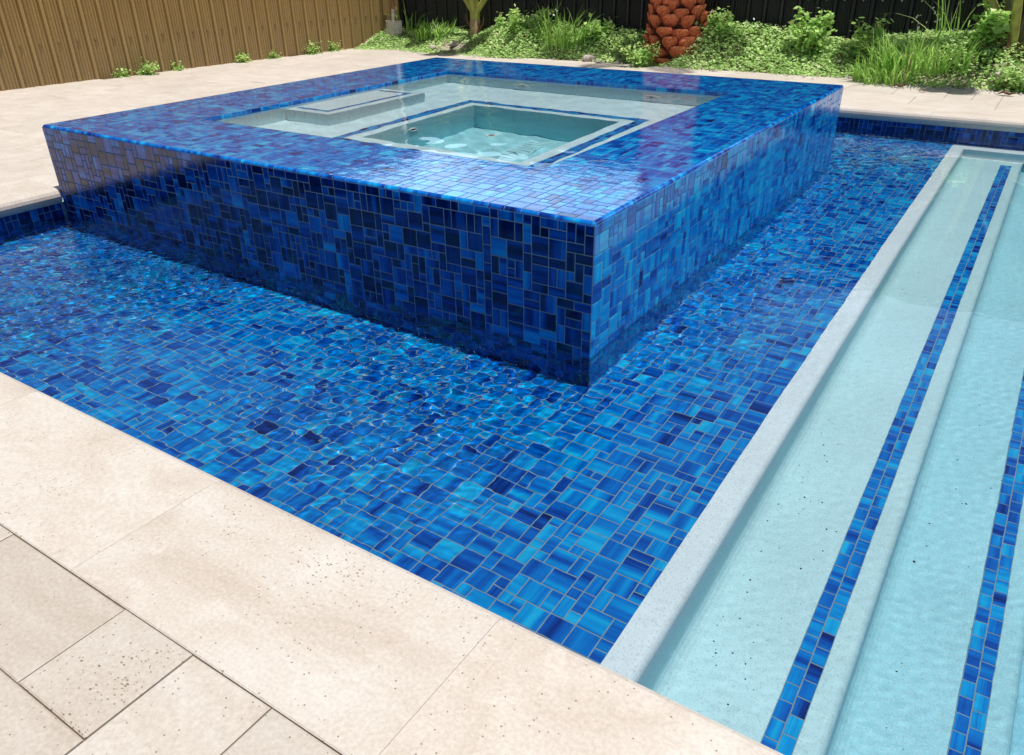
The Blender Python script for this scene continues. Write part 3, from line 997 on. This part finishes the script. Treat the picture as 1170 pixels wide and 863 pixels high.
lv = Leaves()
n = 120000
x = np.concatenate([nrg.uniform(-5.1, 1.4, int(n * .88)), nrg.uniform(1.4, 5.2, n - int(n * .88))])
y = nrg.uniform(4.40, 5.24, n)
d = y - bed_edge(x)
thin = 0.5 + 0.5 * np.sin(2.7 * x + 1.1) * np.sin(5.0 * y + 1.7 * x)       # bare spots
bare = np.exp(-(((x + 4.05) / 0.28) ** 2 + ((y - 4.75) / 0.16) ** 2)) + np.exp(-(((x + 2.55) / 0.16) ** 2 + ((y - 4.68) / 0.12) ** 2)) \
    + 0.8 * np.exp(-(((x - 0.15) / 0.3) ** 2 + ((y - 4.62) / 0.10) ** 2))
k = (d > nrg.normal(0.0, 0.04, n)) & (nrg.random(n) < (0.55 + 0.45 * thin) * (1 - 0.97 * np.clip(bare, 0, 1)) * sstep(-0.06, 0.05, d))
x, y = x[k], y[k]; n = len(x)
hh = weed_height(x, y)
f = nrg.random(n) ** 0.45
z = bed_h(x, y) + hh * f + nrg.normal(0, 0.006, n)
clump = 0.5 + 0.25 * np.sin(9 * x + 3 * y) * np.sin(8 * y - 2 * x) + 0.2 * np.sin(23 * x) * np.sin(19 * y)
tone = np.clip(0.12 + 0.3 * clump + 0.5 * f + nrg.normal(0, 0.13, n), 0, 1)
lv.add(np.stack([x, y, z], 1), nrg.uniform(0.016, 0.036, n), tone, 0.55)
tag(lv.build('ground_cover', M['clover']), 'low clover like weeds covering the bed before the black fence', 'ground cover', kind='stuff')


def weed_plant(name, loc, h, w, nleaf, label, group=None, lsize=(0.03, 0.055), seed=0, mat='weed', stems=7):
    r = np.random.default_rng(seed)
    root = empty(name, loc)
    tag(root, label, 'weed', group)
    m = MB(); lv = Leaves()
    tips = []
    for s in range(stems):
        a = r.uniform(0, 6.28); rr = w * math.sqrt(r.random()) * 0.8; hh = h * r.uniform(0.55, 1.0)
        pts = [(rr * math.cos(a) * t ** 1.4, rr * math.sin(a) * t ** 1.4, hh * t) for t in (0, .25, .5, .75, 1)]
        m.tube(pts, [0.005, 0.0045, 0.004, 0.003, 0.002], 5)
        per = nleaf // stems
        t = r.random(per) ** 0.7
        P = np.array(pts)
        base = np.stack([np.interp(t, [0, .25, .5, .75, 1], P[:, q]) for q in range(3)], 1)
        off = r.normal(0, 0.035 + 0.02 * w, (per, 3)) * (1.1 - 0.5 * t)[:, None]
        pos = base + off; pos[:, 2] = np.maximum(pos[:, 2], 0.01)
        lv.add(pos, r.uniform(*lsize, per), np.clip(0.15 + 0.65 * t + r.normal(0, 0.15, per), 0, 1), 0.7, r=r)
    m.build('stem', M['petiole'], root)
    lv.build('foliage', M[mat], root)
    return root


def grass_clump(loc, h, w, nb, label, seed, mat='grass', group=None):
    r = random.Random(seed)
    m = MB()
    for _ in range(nb):
        a = r.uniform(0, 6.28); b0 = w * 0.42 * math.sqrt(r.random()); L = h * r.uniform(0.5, 1.15); lean = r.uniform(0.15, 1.35)
        a2 = a + r.gauss(0, 0.9)
        p0 = Vector((b0 * math.cos(a), b0 * math.sin(a), 0))
        dirv = Vector((math.cos(a2), math.sin(a2), 0)); side = Vector((-dirv.y, dirv.x, 0))
        wd = r.uniform(0.003, 0.0075)
        tone = min(1, max(0, r.gauss(0.5, 0.2))); col = (tone, r.random() * 0.97, 0)
        prev = None
        for q in range(6):
            t = q / 5
            c = p0 + dirv * (L * lean * t ** 1.8 * 0.8) + Z * (L * (t - 0.42 * lean * t ** 2.6))
            ww = wd * (1 - t ** 2) + 0.0004
            cur = (c - side * ww, c + side * ww)
            if prev: m.poly([prev[0], prev[1], cur[1], cur[0]], col)
            prev = cur
    o = m.build('grass_clump', M[mat])
    o.location = loc
    tag(o, label, 'grass', group)
    return o


def bh(x, y): return float(bed_h(np.array(float(x)), np.array(float(y))))


weed_plant('leafy_weed', (-3.42, 5.0, bh(-3.42, 5.0)), 0.24, 0.34, 1100, 'bushy leafy weed just right of the small palm', seed=1)
weed_plant('leafy_weed', (-1.62, 5.05, bh(-1.62, 5.05)), 0.27, 0.24, 700, 'upright leafy weed just right of the orange trunk', seed=2)
weed_plant('leafy_weed', (-0.78, 4.98, bh(-.78, 4.98)), 0.37, 0.26, 900, 'tallest leafy weed standing against the black fence between orange trunk and right palm', seed=3)
weed_plant('leafy_weed', (-0.42, 5.02, bh(-.42, 5.02)), 0.30, 0.2, 600, 'slender leafy weed right of the tallest weed', seed=4)
weed_plant('leafy_weed', (0.36, 4.95, bh(.36, 4.95)), 0.40, 0.2, 700, 'broad leafy weed tangled against the right palm stems', seed=5, lsize=(0.04, 0.07))
weed_plant('leafy_weed', (-2.68, 5.1, bh(-2.68, 5.1)), 0.22, 0.24, 600, 'leafy weed just left of the orange trunk', seed=6)
weed_plant('leafy_weed', (-2.0, 4.62, bh(-2.0, 4.62)), 0.16, 0.25, 700, 'low spreading weed in front of the orange trunk', seed=7, lsize=(.02, .04))
weed_plant('leafy_weed', (0.62, 4.55, bh(.62, 4.55)), 0.15, 0.28, 800, 'low pale weed spilling onto the paving below the right palm', seed=8, lsize=(.02, .04), mat='clover')
grass_clump((-2.98, 5.02, bh(-2.98, 5.02)), 0.40, 0.5, 170, 'tall grass tuft between the small palm and the orange trunk', 31)
grass_clump((0.02, 4.80, bh(0.02, 4.80)), 0.27, 0.8, 480, 'wide bright grass tuft left of the right palm', 32)
grass_clump((-0.16, 4.62, bh(-0.16, 4.62)), 0.2, 0.5, 240, 'low grass tuft leaning over the far paving', 33)
grass_clump((-4.45, 5.0, bh(-4.45, 5.0)), 0.2, 0.5, 150, 'short grass tuft between the shovel and the small palm', 34)
grass_clump((0.15, 5.12, bh(.15, 5.12)), 0.52, 0.3, 34, 'sparse tall seeding grass stalks in front of black fence', 35)
grass_clump((-4.9, 5.12, bh(-4.9, 5.12)), 0.36, 0.25, 26, 'thin straggly stems in the dark fence corner behind the shovel', 36)

# small weeds along the foot of the tan fence
for i, (wx, wy, s, lab) in enumerate((
        (-5.36, 2.14, 0.6, 'tiny weed, nearest of those at the foot of the tan fence'),
        (-5.33, 2.33, 1.3, 'bright round weed, biggest at the foot of the tan fence'),
        (-5.31, 2.63, 0.45, 'sparse weed sprig just beyond the biggest tan fence weed'),
        (-5.26, 3.23, 0.75, 'weed midway along the foot of the tan fence'),
        (-5.23, 3.57, 0.6, 'weed beyond the middle of the tan fence foot'),
        (-5.18, 4.02, 1.25, 'low wide weed near the far end of the tan fence'),
        (-5.16, 4.28, 0.9, 'weed at the far end of the tan fence beside the bed'))):
    weed_plant('fence_weed', (wx, wy, DECK - 0.004), 0.065 * s, 0.12 * s, int(220 * s), lab, 'weeds along the tan fence', (0.016, 0.032), seed=50 + i, stems=5)

# white petals and seed heads among the weeds
mb = MB(); r_ = random.Random(3)
for (cx_, cy_, cz_, n_) in ((0.02, 4.95, 0.42, 10), (-0.05, 4.9, 0.36, 6), (0.25, 4.9, 0.3, 4), (-1.25, 5.0, 0.36, 5), (-3.1, 5.0, 0.38, 6), (-3.4, 5.05, 0.36, 3)):
    for _ in range(n_):
        c = Vector((cx_ + r_.gauss(0, .07), cy_ + r_.gauss(0, .03), cz_ + r_.gauss(0, .035)))
        a = Vector((r_.gauss(0, 1), r_.gauss(0, 1), r_.gauss(0, 1))).normalized() * 0.012
        b = a.orthogonal().normalized() * 0.008
        mb.poly([c - a, c + b, c + a, c - b])
tag(mb.build('seed_heads', M['petal']), 'small white flower heads dotted through the taller weeds', 'flowers', kind='stuff')


def rock(loc, s, label, seed):
    import bmesh
    r = random.Random(seed)
    bm = bmesh.new(); bmesh.ops.create_icosphere(bm, subdivisions=2, radius=1)
    dirs = [(Vector((r.gauss(0, 1), r.gauss(0, 1), r.gauss(0, 1))).normalized(), r.uniform(.55, .9)) for _ in range(9)]
    for v in bm.verts:
        for dn, dd in dirs:
            k = v.co.dot(dn)
            if k > dd: v.co -= dn * (k - dd)
        v.co.x *= s * 1.2; v.co.y *= s; v.co.z *= s * 0.6
    me = bpy.data.meshes.new('rock'); bm.to_mesh(me); bm.free(); me.materials.append(M['stone'])
    o = bpy.data.objects.new('rock', me); COL.objects.link(o)
    o.location = loc; o.rotation_euler = (r.uniform(-.3, .3), r.uniform(-.3, .3), r.uniform(0, 6))
    return tag(o, label, 'rock')


rock((-2.55, 4.70, bh(-2.55, 4.7) + .035), 0.055, 'pale rock among the weeds left of the orange trunk', 1)
rock((-2.42, 4.63, bh(-2.42, 4.63) + .02), 0.03, 'smaller pale rock just right of the bigger one by the orange trunk', 2)
rock((-4.05, 4.78, bh(-4.05, 4.78) + .02), 0.045, 'pale rubble lump below the small palm', 3)
rock((-4.25, 4.70, bh(-4.25, 4.70) + .02), 0.045, 'small pale rubble piece left of the lump below the small palm', 4)
rock((0.52, 4.58, bh(.52, 4.58) + .10), 0.03, 'white pebble on the weeds below the right palm', 5)
# rubble along the bed edge
mb = MB(); r_ = random.Random(8)
for _ in range(520):
    cx_ = r_.uniform(-4.7, 1.4); big = 1.0
    if r_.random() < 0.5: cx_ = r_.gauss(0.1, 0.45)
    cy_ = float(bed_edge(np.array(cx_))) + r_.gauss(0.0, 0.05)
    s = abs(r_.gauss(0, 0.008)) + 0.003
    z0 = max(DECK, bh(cx_, cy_) if cy_ > float(bed_edge(np.array(cx_))) else DECK)
    top = (cx_ + r_.gauss(0, s * .3), cy_ + r_.gauss(0, s * .3), z0 + s * 0.9)
    nn = 5; ph = r_.random() * 6
    base = [(cx_ + s * r_.uniform(.7, 1.2) * math.cos(ph + 6.283 * q / nn), cy_ + s * r_.uniform(.7, 1.2) * math.sin(ph + 6.283 * q / nn), z0 - 0.001) for q in range(nn)]
    for q in range(nn): mb.poly([base[q], base[(q + 1) % nn], top])
tag(mb.build('rubble', M['stone']), 'crumbs of stone and dirt along the edge of the far paving', 'rubble', kind='stuff')


def dry_leaf(loc, L, w, rz, label):
    m = MB()
    n_ = 6
    for k in range(n_):
        t0, t1 = k / n_, (k + 1) / n_
        f = lambda t: w * math.sin(math.pi * min(1, t * 0.92 + 0.05)) ** 0.7
        zc_ = lambda t: 0.012 * math.sin(t * 5) ** 2 + 0.003
        for s in (-1, 1):
            m.poly([(L * (t0 - .5), 0, zc_(t0)), (L * (t1 - .5), 0, zc_(t1)), (L * (t1 - .5), s * f(t1), zc_(t1) + f(t1) * .7), (L * (t0 - .5), s * f(t0), zc_(t0) + f(t0) * .7)])
    m.tube([(-L * .5, 0, 0.003), (-L * .62, 0.004, 0.004), (-L * .72, 0.0, 0.012)], 0.0016, 5)
    o = m.build('dry_leaf', M['dryleaf']); o.location = loc; o.rotation_euler = (0, 0, rz)
    return tag(o, label, 'leaf')


dry_leaf((-0.03, 4.36, DECK + .001), 0.085, 0.016, 0.2, 'curled brown leaf on the far paving, left one')
dry_leaf((0.60, 4.33, DECK + .001), 0.10, 0.02, -0.15, 'curled brown leaf on the far paving, at the right edge of the picture')
dry_leaf((0.14, 4.24, DECK + .001), 0.04, 0.01, 0.6, 'smallest dry leaf crumb on the far paving')
dry_leaf((-3.62, 0.83, DECK + .001), 0.035, 0.012, 0.6, 'dark crumpled leaf on the left paving')

# specks of dirt lying on the steps
mb = MB(); r_ = random.Random(19)
for _ in range(170):
    if r_.random() < 0.62:
        xx = r_.uniform(0.545, 0.70) if r_.random() < .6 else r_.gauss(0.575, 0.02); yy = r_.uniform(-0.75, 2.6) if r_.random() < .45 else r_.gauss(-0.35, 0.35); zz = T1
        xx = min(max(xx, 0.545), 0.70)
    else:
        xx = r_.uniform(0.84, 1.07); yy = r_.uniform(-0.7, 2.0); zz = T2
    if yy < -0.93: continue
    s = abs(r_.gauss(0, 0.0012)) + 0.0006
    n_ = 5; ph = r_.random() * 6
    base = [(xx + s * r_.uniform(.5, 1.4) * math.cos(ph + 1.257 * q), yy + s * r_.uniform(.5, 1.4) * math.sin(ph + 1.257 * q), zz + 0.001) for q in range(n_)]
    for q in range(n_): mb.poly([base[q], base[(q + 1) % n_], (xx, yy, zz + 0.001 + s)])
tag(mb.build('specks', M['speck']), 'dark specks of dirt lying on the plaster steps', 'dirt', kind='stuff')

# ------------------------------------------------------------------ palms
def frond(parent, base, az, elev, L, droop, nleaf=44, leaf=0.32, r0=0.022, mat='frond', start=0.28, pmat='petiole', name='frond', seed=0):
    r = random.Random(seed)
    h = Vector((math.cos(az), math.sin(az), 0)); side = Vector((-h.y, h.x, 0))
    P = lambda t: Vector(base) + h * (L * t * math.cos(elev) + droop * 0.5 * t * t * L) + Z * (L * t * math.sin(elev) - droop * L * t ** 2.4)
    pts = [P(t / 12) for t in range(13)]
    m = MB(); m.tube(pts, [r0 * (1 - 0.85 * t / 12) for t in range(13)], 7)
    o = m.build(name, M[pmat], parent, smooth=True)
    m = MB()
    for k in range(nleaf):
        t = start + (1 - start) * k / (nleaf - 1)
        c = P(t); tg = (P(min(1, t + .02)) - P(t - .02)).normalized()
        ll = leaf * (0.45 + 0.9 * math.sin(math.pi * min(1, (t - start) / (1 - start) * .85 + .12)))
        for s in (-1, 1):
            dv = (side * s + tg * 0.75 + Z * 0.18).normalized(); up = tg.cross(dv).normalized()
            wv = tg * 0.012
            tip = c + dv * ll - Z * ll * r.uniform(.1, .35); mid = c + dv * ll * .5
            col = (min(1, max(0, r.gauss(.5, .2))), r.random() * .95, 0)
            m.poly([c - wv * .6, c + wv * .6, mid + wv, mid - wv], col); m.poly([mid - wv, mid + wv, tip], col)
    m.build('leaflets', M[mat], o)
    return o


# thick orange trunk with pineapple-like leaf bases
TPX, TPY = -1.90, 4.98
palm = empty('palm_tree', (TPX, TPY, 0.02))
tag(palm, 'thick orange palm trunk with scaly leaf bases in the weed bed', 'palm')
mb = MB(); r_ = random.Random(5)
TR = 0.205


def trunk_r(z): return TR * (1.0 + 0.10 * math.exp(-z / 0.25) - 0.03 * z)


mb.tube([(0, 0, z_) for z_ in (0, .2, .5, .9, 1.3, 1.62)], [trunk_r(z_) - 0.01 for z_ in (0, .2, .5, .9, 1.3, 1.62)], 28)
nrow, ncol = 23, 9
for row in range(nrow):
    z0 = 0.02 + row * 0.074
    for c_ in range(ncol):
        th0 = 2 * math.pi * (c_ + 0.5 * (row % 2)) / ncol + r_.gauss(0, .07)
        W2 = (math.pi / ncol) * r_.uniform(1.0, 1.25); HH = 0.088 * r_.uniform(.9, 1.25); out = r_.uniform(0.035, 0.06)
        zo = z0 + r_.gauss(0, .008); tl = r_.uniform(-.15, .15)
        G = 8
        jt = [[r_.gauss(0, .0035) for _ in range(G + 1)] for _ in range(G + 1)]
        def Q(i, j):
            a = i / G * 2 - 1; b = j / G * 2 - 1           # a across, b up
            # diamond-ish outline
            wx = (1 - 0.72 * (-b) ** 1.25) if b < 0 else (1 - 0.38 * b ** 2)
            prof = max(0, 1 - abs(a) ** 4.0) * (1 - max(0, b) ** 8) * (0.25 + 0.75 * (0.5 + 0.5 * b) ** 0.8) + 0.10 * math.sin(a * 9 + row) * (1 - abs(b)) * (1 - abs(a))
            rr_ = trunk_r(zo) - 0.012 + out * prof * 1.15 + (jt[i][j] if prof > .05 else 0)
            th = th0 + a * W2 * wx + tl * b * .3
            return (rr_ * math.cos(th), rr_ * math.sin(th), zo + b * HH * 0.56 + 0.014 * prof), prof
        for i in range(G):
            for j in range(G):
                qs = [Q(i, j), Q(i + 1, j), Q(i + 1, j + 1), Q(i, j + 1)]
                pm_ = sum(q[1] for q in qs) / 4
                mb.poly([q[0] for q in qs], (min(1, max(0, pm_ * 0.95 + 0.02 + r_.gauss(0, .05))), 0, 0))  # low edges of each boot darkened, painting shade into the gaps
mb.build('trunk', M['orange'], palm)
for k in range(7):
    frond(palm, (0.1 * math.cos(k * 2.4), 0.1 * math.sin(k * 2.4), 1.6), k * 2.4, math.radians(60 + 22 * ((k * 3) % 7) / 7), 1.5, 0.25, nleaf=30, leaf=.2, seed=k, name='frond')

# slim young palm with forked green stems
p1 = empty('palm_tree', (-3.97, 5.02, 0.10))
tag(p1, 'small young palm with pale ringed base and forked green stems left of the orange trunk', 'palm')
mb = MB()
zz = [0, .05, .08, .10, .13, .15, .18, .20, .23]
mb.tube([(0, 0, z_) for z_ in zz], [.055, .05, .057, .05, .055, .048, .052, .044, .036], 14)
mb.build('trunk', M['bark'], p1, smooth=True)
mb = MB()
mb.tube([(0, 0, .19), (0.003, 0, .23), (0.0, 0, .27), (0.0, 0, .32)], [.046, .05, .045, .02], 12)
mb.build('crownshaft', M['petiole'], p1, smooth=True)
cc = (0, 0, .23)
for k, (az, el, L, dr) in enumerate(((math.radians(176), 54, 1.25, .28), (math.radians(4), 52, 1.25, .28), (math.radians(195), 76, 1.3, .25), (math.radians(-30), 78, 1.35, .3),
                                     (math.radians(120), 66, 1.2, .3), (math.radians(-75), 70, 1.1, .35))):
    frond(p1, cc, az, math.radians(el), L, dr, seed=40 + k, r0=.031, start=.6, nleaf=24, leaf=.2)
mb = MB()
for a, h_ in ((0.1, .16), (3.3, .18), (2.2, .13), (-0.6, .11)):
    mb.tube([(0.045 * math.cos(a), 0.045 * math.sin(a), h_ - .06), (0.09 * math.cos(a), 0.09 * math.sin(a), h_), (0.10 * math.cos(a), 0.10 * math.sin(a), h_ + .06)], [.012, .009, .003], 6)
mb.build('husk', M['husk'], p1, smooth=True)

# right palm: fan of dark green stems from a brown base
p2 = empty('palm_tree', (0.53, 4.98, 0.08))
tag(p2, 'palm with fanned dark green stems from a low brown base, at the right edge', 'palm')
mb = MB()
mb.tube([(0, 0, 0), (0, 0, .08), (0, 0, .16), (0, 0, .22)], [.075, .085, .075, .05], 14)
for a in range(7):
    an = a * 0.9
    mb.tube([(.06 * math.cos(an), .06 * math.sin(an), .08), (.10 * math.cos(an), .10 * math.sin(an), .17), (.115 * math.cos(an), .115 * math.sin(an), .25)], [.022, .015, .004], 6)
mb.build('trunk', M['husk'], p2, smooth=True)
for k, (az, el, L, dr, pm) in enumerate(((math.radians(178), 62, 1.5, .25, 'petiole'), (math.radians(190), 79, 1.6, .2, 'darkpet'), (math.radians(5), 60, 1.5, .3, 'darkpet'),
                                         (math.radians(-20), 72, 1.5, .3, 'darkpet'), (math.radians(60), 75, 1.4, .3, 'darkpet'), (math.radians(-100), 70, 1.2, .4, 'petiole'), (math.radians(15), 45, 1.3, .3, 'petiole'))):
    frond(p2, (0.02 * math.cos(az), 0.02 * math.sin(az), .15), az, math.radians(el), L, dr, seed=60 + k, r0=.036, start=.6, nleaf=24, leaf=.2, pmat=pm)

# ------------------------------------------------------------------ shovel
sh = empty('shovel', (-4.93, 4.93, 0.045), math.radians(30))
sh.rotation_euler = (math.radians(-2), math.radians(1.5), math.radians(30))
tag(sh, 'shovel stuck upright in the weeds by the corner of tan and black fences', 'shovel')
mb = MB()
nx_, nz_ = 10, 10
def SB(i, j):
    a = i / nx_ * 2 - 1; t = j / nz_
    half = 0.082 * (1 if t > .25 else (0.35 + 0.65 * math.sin(math.pi / 2 * t / .25) ** .8))
    zz_ = -0.04 + 0.25 * t
    return (a * half, 0.022 * (1 - a * a) * -1 + 0.006 * math.exp(-(a / .18) ** 2) * -1, zz_)
for i in range(nx_):
    for j in range(nz_): mb.poly([SB(i, j), SB(i + 1, j), SB(i + 1, j + 1), SB(i, j + 1)])
mb.box(-0.084, -0.018, -0.012, 0.008, 0.208, 0.216); mb.box(0.018, 0.084, -0.012, 0.008, 0.208, 0.216)
mb.build('blade', M['steel'], sh)
mb = MB(); mb.tube([(0, -.02, .10), (0, -.014, .2), (0, -.004, .27), (0, 0, .32)], [.012, .019, .021, .021], 12)
mb.build('socket', M['steel'], sh, smooth=True)
mb = MB(); mb.tube([(0, 0, .30), (0, 0, .40), (0, 0, .50)], .0185, 12)
mb.build('shaft', M['wood'], sh, smooth=True)
mb = MB(); mb.tube([(0, 0, .498), (0, 0, .8), (0, 0, 1.25), (0, 0, 1.34), (0, 0, 1.36)], [.021, .021, .021, .021, .010], 12)
mb.build('handle', M['white'], sh, smooth=True)

# ------------------------------------------------------------------ camera
f, yaw, pitch, roll = 888.25, math.radians(-33.769), math.radians(28.662), math.radians(-0.841)
cy, sy, cp, sp = math.cos(yaw), math.sin(yaw), math.cos(pitch), math.sin(pitch)
fw = Vector((sy * cp, cy * cp, -sp)); rt = Vector((cy, -sy, 0)); up = rt.cross(fw)
r2 = rt * math.cos(roll) + up * math.sin(roll); u2_ = up * math.cos(roll) - rt * math.sin(roll)
cam = bpy.data.cameras.new('camera'); cam.sensor_width = 36; cam.lens = f / 1170 * 36
cam.clip_start = 0.02; cam.clip_end = 500
co = bpy.data.objects.new('camera', cam); COL.objects.link(co)
Mx = Matrix((r2, u2_, -fw)).transposed().to_4x4(); Mx.translation = Vector((0.8392, -1.6237, 0.85))
co.matrix_world = Mx
scene.camera = co

# ------------------------------------------------------------------ light
SUN = Vector((0.18, 0.025, 0.98)).normalized()
el = math.asin(SUN.z); azm = math.atan2(SUN.x, SUN.y)
w = bpy.data.worlds.new('World'); scene.world = w; w.use_nodes = True
wt = w.node_tree; bg = wt.nodes['Background']
sky = wt.nodes.new('ShaderNodeTexSky'); sky.sky_type = 'NISHITA'; sky.sun_disc = False
sky.sun_elevation = el; sky.sun_rotation = azm; sky.air_density = 1.0; sky.dust_density = 2.0; sky.ozone_density = 1.0
# a bank of bright cloud low over the back fence
W = NT.__new__(NT); W.t = wt
tc = wt.nodes.new('ShaderNodeTexCoord')
sepd = wt.nodes.new('ShaderNodeSeparateXYZ'); wt.links.new(tc.outputs['Generated'], sepd.inputs[0])
stv = wt.nodes.new('ShaderNodeVectorMath'); stv.operation = 'MULTIPLY'; stv.inputs[1].default_value = (1, 1, 2.2)
wt.links.new(tc.outputs['Generated'], stv.inputs[0])
cn = W.noise(stv.outputs[0], 2.6, 6, 0.58)
band = W.ramp(sepd.outputs[2], [(0.0, 0.7), (0.10, 1.0), (0.27, 1.0), (0.37, 0.15), (0.5, 0.0)])
north = W.math('MINIMUM', W.math('MAXIMUM', W.math('MULTIPLY_ADD', sepd.outputs[1], 0.9, 0.25), 0.0), 1.0)
cf = W.math('MULTIPLY', W.math('MULTIPLY', W.ramp(cn, [(0.28, 0.0), (0.46, 1.0)]), band), W.math('MULTIPLY', north, 0.95))
skyc = W.mix(cf, sky.outputs[0], (14.5, 19.5, 23.0))
wt.links.new(skyc, bg.inputs[0]); bg.inputs[1].default_value = 0.075
sl = bpy.data.lights.new('sun', 'SUN'); sl.energy = 4.5; sl.angle = math.radians(0.53); sl.color = (1, 0.965, 0.92)
so = bpy.data.objects.new('sun', sl); COL.objects.link(so)
so.rotation_euler = SUN.to_track_quat('Z', 'Y').to_euler()
so.location = (0, 0, 6)
sl.cycles.is_caustics_light = True

for o in COL.objects:
    if o.type == 'MESH' and not o.cycles.is_caustics_caster: o.cycles.is_caustics_receiver = True

scene.view_settings.view_transform = 'Standard'
scene.view_settings.look = 'None'
scene.view_settings.exposure = 0
scene.cycles.max_bounces = 12
scene.cycles.transmission_bounces = 8
scene.cycles.caustics_reflective = False
scene.cycles.caustics_refractive = True
scene.cycles.sample_clamp_indirect = 4.0
scene.cycles.use_denoising = True
